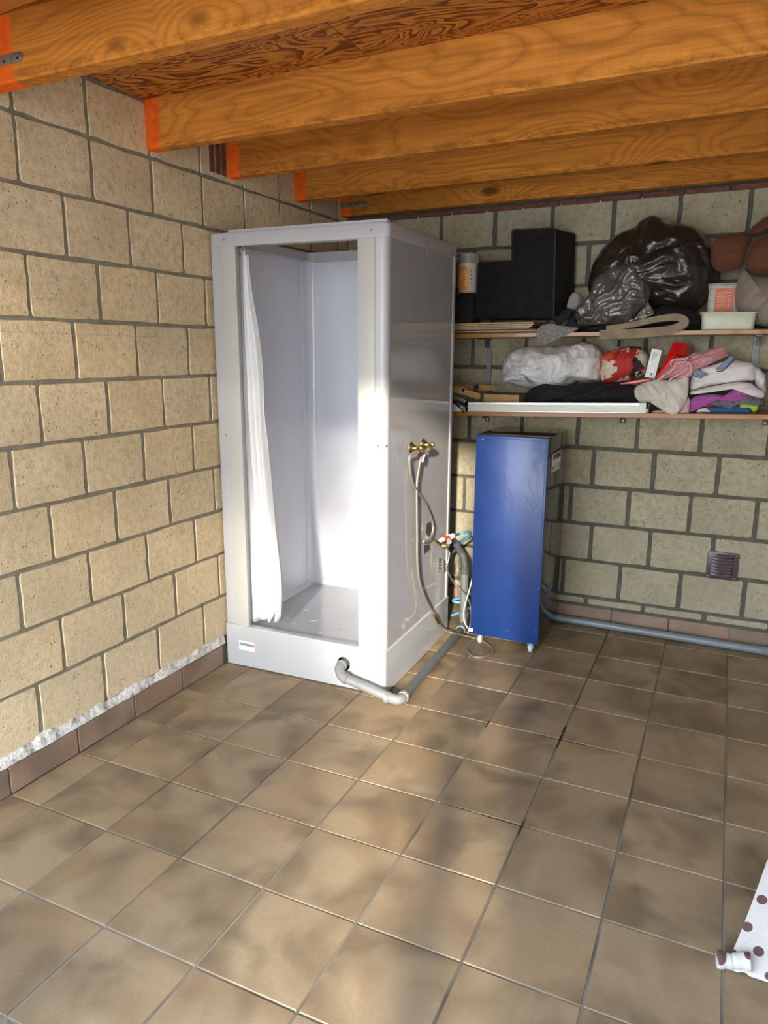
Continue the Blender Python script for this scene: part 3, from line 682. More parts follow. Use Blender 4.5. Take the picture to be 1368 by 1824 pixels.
# ---------------- hoses and fittings ----------------
def hx_(pts, off=.02): return [(.866-(y-sy)*math.sin(yaw)+off, y, z) for x, y, z in pts]
bm = new_bm(); pts = hx_([(0.885,1.442,1.0568),(0.885,1.4439,0.999),(0.885,1.4782,0.9356),(0.885,1.5465,0.8776),(0.885,1.6321,0.8172),(0.885,1.7081,0.7423),(0.885,1.7566,0.6762),(0.885,1.744,0.6308),(0.885,1.6927,0.6117),(0.885,1.6344,0.6172),(0.885,1.634,0.6256)])
tube(bm, [va]+pts, .0055, 10, 6); top('braided_hose', bm, M_braid, 'braided steel hose curving from the left brass outlet down to the dark tape patches', 'hose')
pts = hx_([(0.885,1.5871,1.0384),(0.885,1.5494,0.971),(0.885,1.5315,0.9167),(0.885,1.5355,0.8166),(0.885,1.5443,0.6817),(0.885,1.5533,0.5439),(0.885,1.5933,0.4218),(0.885,1.7017,0.288),(0.885,1.799,0.1995)])
bm = new_bm(); tube(bm, [vb]+pts, .0055, 10, 6); bh = top('braided_hose', bm, M_braid, 'braided steel hose hanging straight from the right brass outlet with a white sleeve', 'hose')
bm = new_bm(); tube(bm, hx_([(0.885,1.6146,1.0402),(0.885,1.5883,1.0123)]), .0085, 12, 1); part('sleeve', bm, M_sleeve, bh, label='white ribbed sleeve')
ce_ = hx_([(0.885,1.8075,0.1906),(0.885,1.8331,0.1636),(0.885,1.8678,0.127)])
bm = new_bm(); tube(bm, ce_[:2], .0105, 8, 1); tube(bm, ce_[1:], .0085, 8, 1); part('brass_connector', bm, M_brass, bh)
lp = [ce_[2]]+[(0.874,1.969,0.055),(0.92,1.938,0.055),(0.962,1.992,0.03),(1.028,2.021,0.012),(1.097,1.997,0.008),(1.148,1.94,0.008),(1.163,1.883,0.008),(1.141,1.819,0.008),(1.1,1.799,0.008),(1.054,1.831,0.008),(1.025,1.891,0.01),(1.022,1.943,0.018),(1.039,1.977,0.024)]
bm = new_bm(); tube(bm, lp, .0048, 10, 6); top('thin_hose', bm, M_braid, 'thin steel hose running from the brass connector and looping once on the floor tiles', 'hose')
# reducer with red band, brass joint
rp = thing('hose_coupling', (0.815,2.08,0.515), 'white hose coupling with a red band beside the cabin back corner', 'coupling')
Z1 = [(0.885,1.847,0.577),(0.887,1.874,0.575),(0.893,1.939,0.57),(0.895,1.952,0.571),(0.9,1.988,0.57)]
bm = new_bm(); tube(bm, [Z1[0], Z1[1]], .0115, 16, 1, rf=lambda t: .85+.15*t); part('body', bm, M_sleeve, rp)
bm = new_bm(); tube(bm, [Z1[1], Z1[2]], .0125, 18, 1); part('band', bm, M_red, rp)
bm = new_bm(); b = [Vector(Z1[1])*.45+Vector(Z1[2])*.55, Vector(Z1[1])*.22+Vector(Z1[2])*.78]; tube(bm, [b[0]+Vector((.002, -.004, -.001)), b[1]+Vector((.002, -.004, -.001))], .0105, 12, 1); part('print', bm, M_sleeve, rp)
bm = new_bm(); tube(bm, [Z1[3], Z1[4]], .0145, 8, 1); part('nut', bm, M_sleeve, rp)
Z2 = [(0.872,1.809,0.585),(0.877,1.845,0.564),(0.88,1.856,0.553),(0.886,1.906,0.533),(0.893,1.942,0.529)]
bj = thing('brass_joint', Z2[1], 'brass pipe joint below the red banded coupling', 'fitting')
bm = new_bm(); tube(bm, [Z2[0], Z2[1]], .0095, 8, 1); part('nut', bm, M_brass, bj)
bm = new_bm(); tube(bm, [Z2[1], Z2[2], Z2[3]], .0085, 12, 3); part('elbow', bm, M_brass, bj)
for t in (.25, .6, .9):
    a = Vector(Z2[2]).lerp(Vector(Z2[3]), t); dd = (Vector(Z2[3])-Vector(Z2[2])).normalized()*.003
    bm = new_bm(); tube(bm, [a-dd, a+dd], .0112, 8, 1); part('collar', bm, M_brass, bj)
bm = new_bm(); tube(bm, [Z2[3], Z2[4]], .0085, 12, 1); part('collar', bm, M_pvc, bj, label='grey plastic collar')
# thin grey hose from the joint, clip, to the cabinet foot
hp = [(0.888,1.931,0.513),(0.893,1.958,0.49),(0.896,1.948,0.465),(0.893,1.936,0.438),(0.888,1.931,0.414),(0.893,1.955,0.373),(0.892,2.05,0.294),(0.929,2.05,0.263),(0.973,2.03,0.235),(1.002,2.0,0.202),(1.014,1.98,0.159),(1.014,1.975,0.105),(1.011,1.97,0.088)]
bm = new_bm(); tube(bm, hp, .0042, 10, 6); top('grey_hose', bm, M_braid, 'grey hose crossing in front of the standpipe down to the blue cabinet foot', 'hose')
cb_ = [(1.015,1.98,0.357),(1.005,1.975,0.302),(0.993,1.97,0.251),(0.983,1.965,0.206),(0.981,1.96,0.161),(0.99,1.955,0.118),(1.012,1.95,0.09),(1.033,1.95,0.088)]
bm = new_bm(); tube(bm, cb_, .0036, 10, 6); wc = top('white_cable', bm, M_whitecab, 'white cable hanging down the left edge of the blue cabinet', 'cable')
bm = new_bm(); a = Vector(cb_[-1]); add_box(bm, a.x-.014, a.x+.006, a.y-.006, a.y+.002, a.z-.012, a.z+.008, .002, 1); part('plug', bm, M_whitecab, wc)
for dx in (-.012, -.007):
    bm = new_bm(); tube(bm, [(a.x-.008, a.y, a.z), (a.x-.014+dx*.5, a.y, a.z-.012), (a.x-.016+dx, a.y, a.z-.026)], .001, 6, 4); part('loose_wire', bm, M_whitecab, wc)
# hose clip on the cabin's back edge
cp = [(0.87,1.921,0.461),(0.87,1.949,0.45),(0.87,1.935,0.38),(0.87,1.901,0.39)]
bm = new_bm(); zc0 = sum(c[2] for c in cp)/4; yc0 = sum(c[1] for c in cp)/4; xc0 = .8515-(yc0-sy)*math.sin(yaw)+.008
add_box(bm, xc0-.001, xc0+.006, yc0-.016, yc0+.016, zc0-.036, zc0+.036, .002, 1)
bm2 = new_bm()
for dz0, dz1, dx in ((.008, .014, .030), (-.006, .0, .030), (-.028, -.022, .022)): add_box(bm2, xc0+.004, xc0+dx, yc0-.010, yc0+.012, zc0+dz0, zc0+dz1, .001, 1)
tube(bm2, [(xc0+.022, yc0, zc0+.03), (xc0+.026, yc0, zc0-.03)], .006, 8, 1)
ck = part('hose_clip', bm, M_clip, sh); part('jaw', bm2, M_clip, ck)
# blue hoses
b1 = [Z1[4]]+[(0.885,2.11,0.549),(0.902,2.14,0.552),(0.917,2.17,0.552),(0.923,2.2,0.543),(0.919,2.22,0.528),(0.895,2.24,0.5),(0.868,2.26,0.473),(0.842,2.28,0.448),(0.803,2.31,0.408),(0.782,2.33,0.381),(0.762,2.36,0.348),(0.745,2.4,0.301)]
b1 += [(b1[-1][0]-.03, 2.43, .35), (b1[-1][0]-.04, 2.44, .1)]
bm = new_bm(); tube(bm, b1, .0075, 12, 6); top('blue_hose', bm, M_blueh, 'blue hose looping from the red banded coupling behind the standpipe', 'hose')
bl_labels = ('short blue hose bent like a hairpin low behind the standpipe', 'lowest blue hose crossing behind the foot of the standpipe')
for i, pp in enumerate([[(0.935,2.25,0.179),(0.888,2.28,0.152),(0.837,2.3,0.12),(0.798,2.32,0.098),(0.791,2.34,0.081),(0.824,2.35,0.076),(0.856,2.36,0.084)],[(0.947,2.2,0.114),(0.91,2.22,0.092),(0.86,2.24,0.056),(0.808,2.27,0.021)]]):
    bm = new_bm(); tube(bm, pp, .0078, 12, 6); top('blue_hose', bm, M_blueh, bl_labels[i], 'hose')

# ---------------- blue cabinet ----------------
bx0, bx1, by0, by1, bz0, bz1 = 1.018, 1.377, 1.958, 2.410, .062, 1.108
bc = thing('blue_cabinet', ((bx0+bx1)/2, (by0+by1)/2, 0), 'tall glossy blue cabinet on castors beside the white shower cabin', 'cabinet')
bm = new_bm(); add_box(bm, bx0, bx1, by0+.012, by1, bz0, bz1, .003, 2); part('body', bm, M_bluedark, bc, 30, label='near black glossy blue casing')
bm = new_bm(); add_box(bm, bx0, bx1, by0, by0+.014, bz0, bz1-.002, .004, 2); fp = part('front_panel', bm, M_blue, bc, 30, label='scratched bright blue front')
bm = new_bm()
for a in ((bx0+.007, bx0+.010, bz0+.01, bz1-.012), (bx1-.012, bx1-.009, bz0+.01, bz1-.012)): add_box(bm, a[0], a[1], by0-.0012, by0+.001, a[2], a[3], .0008, 1)
add_box(bm, bx0+.007, bx1-.009, by0-.0012, by0+.001, bz1-.016, bz1-.013, .0008, 1)
part('edge_bead', bm, M_blue, fp)
M_scr = flat('scratch', (.006, .014, .06), .5)
for sc_ in [[(1.16,0.947),(1.171,0.902),(1.185,0.861),(1.208,0.813),(1.228,0.768)],[(1.285,0.9),(1.301,0.856),(1.324,0.813)],[(1.266,0.836),(1.298,0.786),(1.323,0.758)],[(1.202,0.802),(1.219,0.728)],[(1.31,0.811),(1.34,0.772),(1.362,0.743)],[(1.176,0.817),(1.188,0.79)]]:
    bm = new_bm(); tube(bm, [(x, by0-.0002, z) for x, z in sc_], .0005, 6, 4); part('scratch', bm, M_scr, fp)
for x, z in ((bx0+.035, bz1-.022), (bx1-.012, .36), (bx1-.016, .13), (bx0+.2, .11)):
    bm = new_bm(); lathe(bm, [(.003, -.001), (.003, .001)], (x, by0, z), (0, -1, 0), 10); part('screw', bm, M_screw, fp)
for y in (2.03, 2.25):
    bm = new_bm(); lathe(bm, [(.003, -.001), (.003, .001)], (bx0+.12+(y-2)*.6, y, bz1), (0, 0, 1), 10); part('screw', bm, M_screw, bc)
hz0 = [(1.377,2.084,0.308),(1.377,2.196,0.331),(1.377,2.222,0.226),(1.377,2.107,0.21)]
hh = [(1.377,2.085,0.317),(1.377,2.198,0.322),(1.377,2.203,0.234),(1.377,2.09,0.223)]
bm = new_bm(); f = [bm.verts.new((bx1+.0012, p[1], p[2])) for p in hh]; bm.faces.new(f); r = bmesh.ops.extrude_face_region(bm, geom=bm.faces[:]); bmesh.ops.translate(bm, vec=(-.003, 0, 0), verts=[g for g in r['geom'] if isinstance(g, bmesh.types.BMVert)])
part('hatch', bm, M_blueflap, bc, False, label='small bright blue hatch')
lb = [(1.377,2.062,1.014),(1.377,2.261,1.019),(1.377,2.259,0.927),(1.377,2.057,0.921)]
ya, yb_, za, zb_ = lb[0][1], lb[1][1], (lb[2][2]+lb[3][2])/2, (lb[0][2]+lb[1][2])/2
bm = new_bm(); add_box(bm, bx1-.001, bx1+.0008, ya, yb_, za, zb_); sk = part('sticker', bm, M_paper, bc, False, label='white instruction sticker')
def sprint(y0_, y1_, z0_, z1_, m=M_ink):
    bm = new_bm(); add_box(bm, bx1+.0005, bx1+.0012, ya+(yb_-ya)*y0_, ya+(yb_-ya)*y1_, za+(zb_-za)*z0_, za+(zb_-za)*z1_); part('print', bm, m, sk, False)
sprint(.08, .95, .66, .95, M_clip); sprint(.1, .2, .1, .34); sprint(.75, .88, .08, .38, M_clip)
for i in range(5): sprint(.28, .68, .1+i*.07, .13+i*.07, M_clip)
for i in range(7): sprint(.12+i*.115, .17+i*.115, .70, .90)
for x, y in ((bx1-.045, by0+.045), (bx0+.045, by0+.045), (bx1-.045, by1-.045), (bx0+.045, by1-.045)):
    bm = new_bm(); add_box(bm, x-.018, x+.018, y-.018, y+.018, bz0-.006, bz0+.002, .001, 1)
    add_box(bm, x-.016, x-.012, y-.012, y+.010, .020, bz0-.004, .001, 1); add_box(bm, x+.012, x+.016, y-.012, y+.010, .020, bz0-.004, .001, 1)
    cs = part('castor', bm, M_galv, bc)
    bm = new_bm(); lathe(bm, [(.012, -.010), (.020, -.009), (.0225, -.004), (.0225, .004), (.020, .009), (.012, .010)], (x, y, .0230), (1, 0, 0), 20); part('wheel', bm, M_caster, cs)

# ---------------- back wall: vent, pipe ----------------
vc = [(2.106,2.535,0.498),(2.257,2.535,0.504),(2.264,2.535,0.359),(2.112,2.535,0.35)]
vx0, vx1, vz0, vz1 = (vc[0][0]+vc[3][0])/2, (vc[1][0]+vc[2][0])/2, (vc[2][2]+vc[3][2])/2, (vc[0][2]+vc[1][2])/2
vt = thing('wall_vent', ((vx0+vx1)/2, YB-.006, vz0), 'square brown louvred vent plate on the back block wall', 'vent')
bm = new_bm(); pl = [(p[0], p[1]) for p in rrect(vx0, vx1, vz0, vz1, .010)]; prism_axis(bm, pl, YB-.010, YB-.001, 'y', .002); part('plate', bm, M_vent, vt)
for i in range(7):
    zz = vz0+(vz1-vz0)*(.15+.115*i); bm = new_bm(); w0, w1 = vx0+(vx1-vx0)*.16, vx0+(vx1-vx0)*.84
    add_box(bm, w0, w1, YB-.0115, YB-.0095, zz-.004, zz-.001); part('slot', bm, M_dark, vt, False)
    bm = new_bm(); rows = []
    for t in range(7):
        x = w0+(w1-w0)*t/6; bl2 = math.sin(pi*t/6)**.5*.008
        rows.append([bm.verts.new((x, YB-.010, zz+.012)), bm.verts.new((x, YB-.010-bl2*.7, zz+.006)), bm.verts.new((x, YB-.0105-bl2, zz-.001)), bm.verts.new((x, YB-.0095, zz+.002))])
    for a, b in zip(rows, rows[1:]):
        for k in range(4): bm.faces.new((a[k], a[(k+1) % 4], b[(k+1) % 4], b[k]))
    part('slat', bm, M_vent, vt, 50)
for x, z in ((vx0+.012, vz0+.012), (vx1-.012, vz1-.012), (vx1-.012, vz0+.012), (vx0+.012, vz1-.012)):
    bm = new_bm(); lathe(bm, [(.0035, 0), (.003, .002)], (x, YB-.0095, z), (0, -1, 0), 10); part('screw', bm, M_screw, vt)
wp = thing('floor_pipe', (2.0, 2.485, 0), 'long blue-grey plastic pipe lying on the floor along the back wall', 'pipe')
bm = new_bm(); tube(bm, [(.98, 2.500, .0235), (2.418, 2.478, .0235)], .0205, 20, 1); part('tube', bm, M_pvcB, wp)
bm = new_bm(); lathe(bm, [(.0205, 0), (.0250, .002), (.0250, .010), (.0238, .012), (.0238, .05), (.0205, .052)], (2.405, 2.478, .0252), (1, 0, 0), 24); part('coupler', bm, M_pvcB, wp)
bm = new_bm(); tube(bm, [(2.44, 2.478, .0235), (XR-.02, 2.466, .0235)], .0205, 20, 1); part('tube', bm, M_pvcB, wp)

# ---------------- shelves ----------------
def zu(x): return 1.5895+.0095*x      # top of upper shelf
def zlw(x): return 1.1685+.030*x      # top of lower shelf
YS = 2.23; SX0, SX1 = .30, 3.15
def shelf(name, fz, th, label, bxs, drop):
    bm = new_bm(); b = bmesh.new(); add_box(b, SX0, SX1, YS, YB-.006, -th, 0, .002, 1)
    for v in b.verts: v.co.z += fz(v.co.x)
    merge(bm, b)
    t = thing(name, ((SX0+SX1)/2, (YS+YB)/2, fz((SX0+SX1)/2)-th), label, 'shelf')
    part('board', bm, M_shelf, t, 30)
    for i, x in enumerate(bxs):
        z = fz(x)-th; bm = new_bm(); add_box(bm, x-.014, x+.014, YB-.006, YB-.0015, z-drop, z-.001, .001, 1)
        add_box(bm, x-.012, x+.012, YS+.05, YB-.004, z-.006, z-.001, .001, 1)
        add_box(bm, x-.002, x+.002, YB-.10, YB-.004, z-.05 if drop > .1 else z-.03, z-.004, .001, 1)
        br = part('bracket', bm, M_bracket if drop > .1 else M_rust, t, 30)
        bm = new_bm(); lathe(bm, [(.007, 0), (.006, .003), (.003, .004)], (x, YB-.006, z-drop+.012), (0, -1, 0), 12); part('screw', bm, M_galv, br)
    return t
shelf('upper_shelf', zu, .0215, 'upper varnished wood shelf carrying the dark bag and cushions', [0.892, 1.591, 2.227], .36)
shelf('lower_shelf', zlw, .0245, 'lower varnished wood shelf carrying folded clothes and the white bag', [0.894, 1.637, 2.305], .052)
for px_, nm in ((1.168, 0), (2.067, 0)):
    bm = new_bm(); lathe(bm, [(.006, 0), (.005, .002)], (px_, YB-.001, zlw(px_)-.052), (0, -1, 0), 12); top('wall_plug', bm, M_redink, 'red plastic wall plug under the lower shelf, '+('left' if px_ < 1.6 else 'right')+' of the two', 'plug')

# ---------------- soft things ----------------
def resample(pts, n):
    L = [0.0]; P = pts+[pts[0]]
    for a, b in zip(P, P[1:]): L.append(L[-1]+math.hypot(b[0]-a[0], b[1]-a[1]))
    out = []; i = 0
    for k in range(n):
        s = L[-1]*k/n
        while L[i+1] < s: i += 1
        t = (s-L[i])/max(1e-9, L[i+1]-L[i]); out.append((P[i][0]+(P[i+1][0]-P[i][0])*t, P[i][1]+(P[i+1][1]-P[i][1])*t))
    return out
def blob_bm(outl, y0, tf, tb, amp=.006, sc=20, mode='cloth', dirn=0.0, n=88, rings=16, smooth=2, seed=0, pw=2.4, ymax=2.537, edge=.35, str_=.28):
    o = resample(outl, n)
    for _ in range(smooth): o = [((o[i-1][0]+2*o[i][0]+o[(i+1) % n][0])/4, (o[i-1][1]+2*o[i][1]+o[(i+1) % n][1])/4) for i in range(n)]
    A = cx = cz = 0
    for i in range(n):
        x0, z0 = o[i]; x1, z1 = o[(i+1) % n]; w = x0*z1-x1*z0; A += w; cx += (x0+x1)*w; cz += (z0+z1)*w
    cx /= 3*A; cz /= 3*A; ca, sa = math.cos(dirn), math.sin(dirn)
    def disp(x, y, z):
        if mode == 'cloth':
            u = (x*ca+z*sa)*str_; w = -x*sa+z*ca; p = Vector((u*sc+seed, w*sc, y*sc*.5+seed))
            w2 = noise.noise(p*.6+Vector((4, 1, 9)))
            r2 = 1-abs(noise.noise(p*2.1+Vector((w2*2, 0, w2))))*2.2
            return amp*(2.0*(.5-abs(noise.noise(p+Vector((w2, w2, 0)))*1.9))+.7*(r2-.5)+.3*noise.noise(p*4.3))
        p = Vector((x*sc+seed, y*sc*.6, z*sc)); q = p*.55+Vector((noise.noise(p*.5), 0, noise.noise(p*.5+Vector((9, 9, 9)))))*.8
        r1 = 1-abs(noise.noise(q))*2.6; r2 = 1-abs(noise.noise(q*2.2+Vector((3, 5, 1))))*2.4; r3 = 1-abs(noise.noise(q*4.6))*2.2
        return amp*(.9*r1+.5*r2+.22*r3-.7)
    bm = new_bm(); fr = []
    for r in range(rings, 0, -1):
        t = r/rings; prof = (1-t**pw)**.55 if t < 1 else 0; row = []
        for i, (ox, oz) in enumerate(o):
            x = cx+(ox-cx)*t; z = cz+(oz-cz)*t; dp_ = disp(x, y0, z)*min(1, prof*1.6+edge)
            row.append(bm.verts.new((x, y0-tf*prof-dp_, z)))
        fr.append(row)
    cen = bm.verts.new((cx, y0-tf-disp(cx, y0, cz), cz))
    bk = []
    for r in range(rings//2, 0, -1):
        t = r/(rings//2+1); prof = (1-t**pw)**.55
        bk.append([bm.verts.new((cx+(ox-cx)*t, min(ymax, y0+tb*prof), cz+(oz-cz)*t)) for ox, oz in o])
    cb2 = bm.verts.new((cx, min(ymax, y0+tb), cz))
    for a, b in zip(fr, fr[1:]):
        for i in range(n): j = (i+1) % n; bm.faces.new((a[i], a[j], b[j], b[i]))
    for a, b in zip([fr[0]]+bk, bk):
        for i in range(n): j = (i+1) % n; bm.faces.new((b[i], b[j], a[j], a[i]))
    for i in range(n): j = (i+1) % n; bm.faces.new((fr[-1][i], fr[-1][j], cen)); bm.faces.new((bk[-1][j], bk[-1][i], cb2))
    return bm
def cloth_mat(name, col, rough=.85, var=.08, weave=700, bs=.25, sheen=.2):
    n = NB(name); o = n.tc.outputs['Object']; v = n.noise(o, 30, 3)
    c = n.ramp(v, [(.3, tuple(x*(1-var) for x in col)), (.7, tuple(min(1, x*(1+var)) for x in col))])
    n.bump(n.math('ADD', n.noise(o, weave, 2), n.math('MULTIPLY', n.noise(o, 60, 3), .8)), bs, .0015)
    return n.out(c, rough, sheen=sheen)
M_plush = cloth_mat('black plush', (.0065, .005, .004), .95, .6, 260, .6, 0.0)
M_blackcloth = cloth_mat('black cloth', (.006, .006, .0065), .85, .2, 500, .3, 0.0)
def crumple_mat(name, col, rough, metal=0.0, sc=16, st=.45, bd=.008, coat=.3):
    """thin plastic film: sharp branching creases at two sizes"""
    n = NB(name); o = n.tc.outputs['Object']
    def rid(k):
        w = n.math('MULTIPLY', n.math('ABSOLUTE', n.math('SUBTRACT', n.noise(o, k, 2, .5, .6), .5)), 5.0, clamp=True)
        return n.math('SUBTRACT', 1.0, w)
    h = n.math('ADD', rid(sc), n.math('MULTIPLY', rid(sc*2.3), .45))
    n.bump(h, st, bd); c = n.ramp(n.noise(o, 9, 3), [(.3, tuple(x*.85 for x in col)), (.7, tuple(min(1, x*1.15) for x in col))])
    return n.out(c, rough, metal, coat=coat)
M_blackbag = crumple_mat('dark refuse bag plastic', (.026, .021, .015), .27, sc=9)
M_silverbag = crumple_mat('grey refuse bag plastic', (.16, .15, .13), .23, .4, sc=12)
M_whitebag = crumple_mat('white bag plastic', (.62, .60, .57), .38, sc=5, st=.7, bd=.014, coat=.15)
M_beigefelt = cloth_mat('beige felt', (.27, .20, .13), .95, .25, 420, .7)
M_mat = NB('grey nubby mat'); o_ = M_mat.tc.outputs['Object']; nv = M_mat.vor(o_, 190); M_mat.bump(M_mat.math('SUBTRACT', 1.0, nv), 1.0, .006)
M_mat = M_mat.out(M_mat.ramp(nv, [(.2, (.46, .43, .40)), (.6, (.20, .185, .17))]), .9)
M_sole = NB('nubby shoe sole'); nv = M_sole.vor(M_sole.tc.outputs['Object'], 210); M_sole.bump(M_sole.math('SUBTRACT', 1.0, nv), .8, .003)
M_sole = M_sole.out(M_sole.ramp(nv, [(.15, (.48, .42, .38)), (.5, (.30, .26, .235))]), .7)
M_browncush = cloth_mat('rust brown cushion', (.115, .034, .009), .8, .12, 300, .15, .1)
M_beigecush = cloth_mat('taupe cushion', (.25, .20, .145), .85, .12, 240, .25, .1)
M_wood1 = flat('pale plywood edge', (.50, .34, .18), .6, var=.2, sc=40)
M_wood2 = flat('dark board edge', (.12, .09, .055), .7, var=.3, sc=30)
M_card = flat('cardboard', (.44, .25, .10), .8, var=.1, sc=30)
M_carddark = flat('cardboard lid', (.15, .095, .06), .8, var=.2, sc=20)
M_greencream = flat('pale green plastic', (.50, .52, .36), .35, var=.05)
M_alu = flat('white painted profile', (.64, .62, .50), .35, var=.03, sc=20)
M_aluend = flat('light metal strip', (.62, .61, .58), .3, .5, var=.1)
M_blackpl = flat('black plastic', (.02, .02, .02), .35)
n = NB('cloudy tub plastic'); M_tub = n.out((.30, .28, .25), .22, spec=.5); n.b.inputs['Alpha'].default_value = 1
M_tubwhite = flat('tub label white', (.50, .46, .38), .45)
M_orange = flat('orange print', (.68, .25, .02), .5, var=.1)
M_orangeink = flat('pale orange print', (.85, .50, .22), .5)
M_salmon = flat('salmon red print', (.62, .12, .07), .5, var=.06)
n = NB('red cream patterned cloth'); o_ = n.tc.outputs['Object']
w_ = n.vmath('ADD', o_, n.vmath('MULTIPLY', n.t.nodes.new('ShaderNodeTexNoise').outputs[1], (.09, .09, .09)))
f_ = n.vor(w_, 13, 'F1', 1); sx_ = n.sep(f_)
c = n.ramp(sx_[0], [(0, (.42, .02, .012)), (.34, (.42, .02, .012)), (.35, (.62, .08, .03)), (.58, (.62, .08, .03)), (.59, (.60, .52, .38)), (.88, (.60, .52, .38)), (.89, (.03, .02, .02))], 'CONSTANT')
n.bump(n.noise(o_, 200, 3), .3, .002); M_pattern = n.out(c, .7)
M_giftred = flat('glossy red paper', (.72, .012, .010), .28, var=.05, coat=.2)
M_pink = cloth_mat('pink cloth', (.62, .27, .28), .75, .1, 500)
M_lace = cloth_mat('pale pink lace', (.80, .50, .48), .8)
M_creamsh = cloth_mat('cream mesh fabric', (.60, .56, .46), .85, .06, 520, .6)
M_whitesh = cloth_mat('white polo cotton', (.68, .62, .58), .85, .04, 600)
M_greysh = cloth_mat('pale grey cotton', (.62, .58, .58), .85, .05, 600)
M_bluecol = cloth_mat('grey blue collar', (.19, .25, .35), .8)
M_navyc = cloth_mat('navy trim', (.01, .012, .03), .8)
M_purple = cloth_mat('purple cotton', (.34, .07, .28), .85, .12)
n = NB('grey speckled knit'); vv = n.noise(n.tc.outputs['Object'], 420, 2, .8); n.bump(vv, .5, .002); M_speck = n.out(n.ramp(vv, [(.45, (.03, .03, .034)), (.62, (.32, .32, .33))]), .9)
M_bluecl = cloth_mat('blue cotton', (.02, .09, .30), .8)
M_neon = cloth_mat('neon green cloth', (.36, .58, .03), .7)
M_rose = cloth_mat('pale pink patterned cloth', (.55, .36, .38), .8, .35, 300)

# --- upper shelf ---
ply = thing('plywood_stack', (1.0, 2.37, zu(1.0)), 'thin pale and dark wooden boards stacked under the black plush steps', 'boards')
zb0 = zu(.95)
for i, (h, xr, m) in enumerate(((.008, 1.23, M_wood2), (.007, 1.22, M_wood1), (.006, 1.222, M_wood2), (.0085, 1.187, M_wood1), (.0085, 1.199, M_wood1), (.0085, 1.206, M_wood1), (.0085, 1.206, M_wood1))):
    bm = new_bm(); b = bmesh.new(); add_box(b, .55, xr, 2.243+.003*(i % 3), 2.52, zb0, zb0+h-.0018, .0006, 1)
    for v in b.verts: v.co.z += .0095*(v.co.x-.95)
    merge(bm, b); part('board', bm, m, ply, False); zb0 += h
ZP = zb0
st = [(0.8726,1.6753),(0.863,1.9607),(1.0646,1.9586),(1.0606,2.1015),(1.0699,2.1065),(1.2735,2.1016),(1.2786,2.0927),(1.2932,1.672)]
bm = new_bm(); b = bmesh.new(); p_ = [(x, max(z, ZP+.0095*(x-.95)+.0008)) for x, z in st]; prism_axis(b, p_, 2.300, 2.515, 'y', .008)
for v in b.verts: v.co.x += (v.co.y-2.30)*.28; v.co.z += .0015*noise.noise(v.co*40)
bmesh.ops.recalc_face_normals(b, faces=b.faces)
M_dusty = cloth_mat('dusty edge piping', (.045, .038, .032), .95, .4, 200, .5, 0.0)
merge(bm, b); pst = top('pet_steps', bm, M_plush, 'black plush covered two step block on the upper shelf, stained and dusty', 'pet steps', smooth=50)
for sg in (st[3:6], st[6:8], st[1:4]):
    bm = new_bm(); tube(bm, [(x, 2.303, max(z, ZP+.012)) for x, z in sg], .0042, 8, 1); part('piping', bm, M_dusty, pst)
tb = [(0.839,2.285,1.999),(0.84,2.285,1.967),(0.84,2.285,1.953),(0.841,2.285,1.932),(0.845,2.285,1.811),(0.845,2.285,1.803)]
tx, ty = tb[0][0], 2.285
bm = new_bm(); add_box(bm, .62, tx+.045, 2.25, 2.37, ZP+.001, tb[5][2]-.0005, .006, 2); top('black_box', bm, M_plush, 'low black box on the boards, under the tub with the orange label', 'box')
def ttub(name, x, y, z0, z1, r0, r1, lab, mlab, lidz, l0, l1, ang0, ang1, label, square=False):
    t = thing(name, (x, y, z0), label, 'tub')
    bm = new_bm()
    lathe(bm, [(r0*.94, 0), (r0, .004), (r1, lidz-z0)], (x, y, z0), (0, 0, 1), 40); body = part('body', bm, M_tub, t)
    bm = new_bm(); lathe(bm, [(r1*1.02, 0), (r1*1.05, .002), (r1*1.05, (z1-lidz)*.55), (r1*1.09, (z1-lidz)*.6), (r1*1.09, (z1-lidz)*.95), (r1*1.04, z1-lidz), (r1*.6, z1-lidz-.002)], (x, y, lidz), (0, 0, 1), 40); ld = part('lid', bm, M_tub, t)
    for k in range(20):
        a = pi+pi*k/19; b2 = new_bm(); add_box(b2, x+math.cos(a)*r1*1.055-.0009, x+math.cos(a)*r1*1.055+.0009, y+math.sin(a)*r1*1.055-.0009, y+math.sin(a)*r1*1.055+.0009, lidz+.001, lidz+(z1-lidz)*.5); part('rib', b2, M_tub, ld, False)
    def wrap(a0, a1, z0_, z1_, m, off, nm, par):
        bm = new_bm(); rows = []
        for i in range(17):
            a = a0+(a1-a0)*i/16; rows.append([])
            for zz in (z0_, z1_):
                rr = r0+(r1-r0)*(zz-z0)/(lidz-z0)+off; rows[-1].append(bm.verts.new((x+math.cos(a)*rr, y+math.sin(a)*rr, zz)))
        for a, b in zip(rows, rows[1:]): bm.faces.new((a[0], b[0], b[1], a[1]))
        return part(nm, bm, m, par, 60)
    wl_ = wrap(ang0-1.0, ang1+.75, l0, lidz-.004, M_tubwhite, .0006, 'label', body)
    wrap(ang0, ang1, l0+.002, l1, mlab, .0012, 'print', body)
    hh = (l1-l0)
    for i in range(9):
        zz = l0+hh*(.2+.075*i); wrap(ang0+.1, ang0+(ang1-ang0)*(.55 if i < 7 else .8), zz, zz+hh*.022, M_orangeink, .0016, 'print', body)
    for i in range(5):
        zz = l0+hh*(.22+.105*i); wrap(ang0+(ang1-ang0)*.72, ang1-.12, zz, zz+hh*.035, M_orangeink, .0016, 'print', body)
    for i in range(4):
        zz = l0+hh*(.3+.17*i); wrap(ang1+.14, ang1+.3, zz, zz+hh*.05, M_clip, .0012, 'print', body)
    return t, body
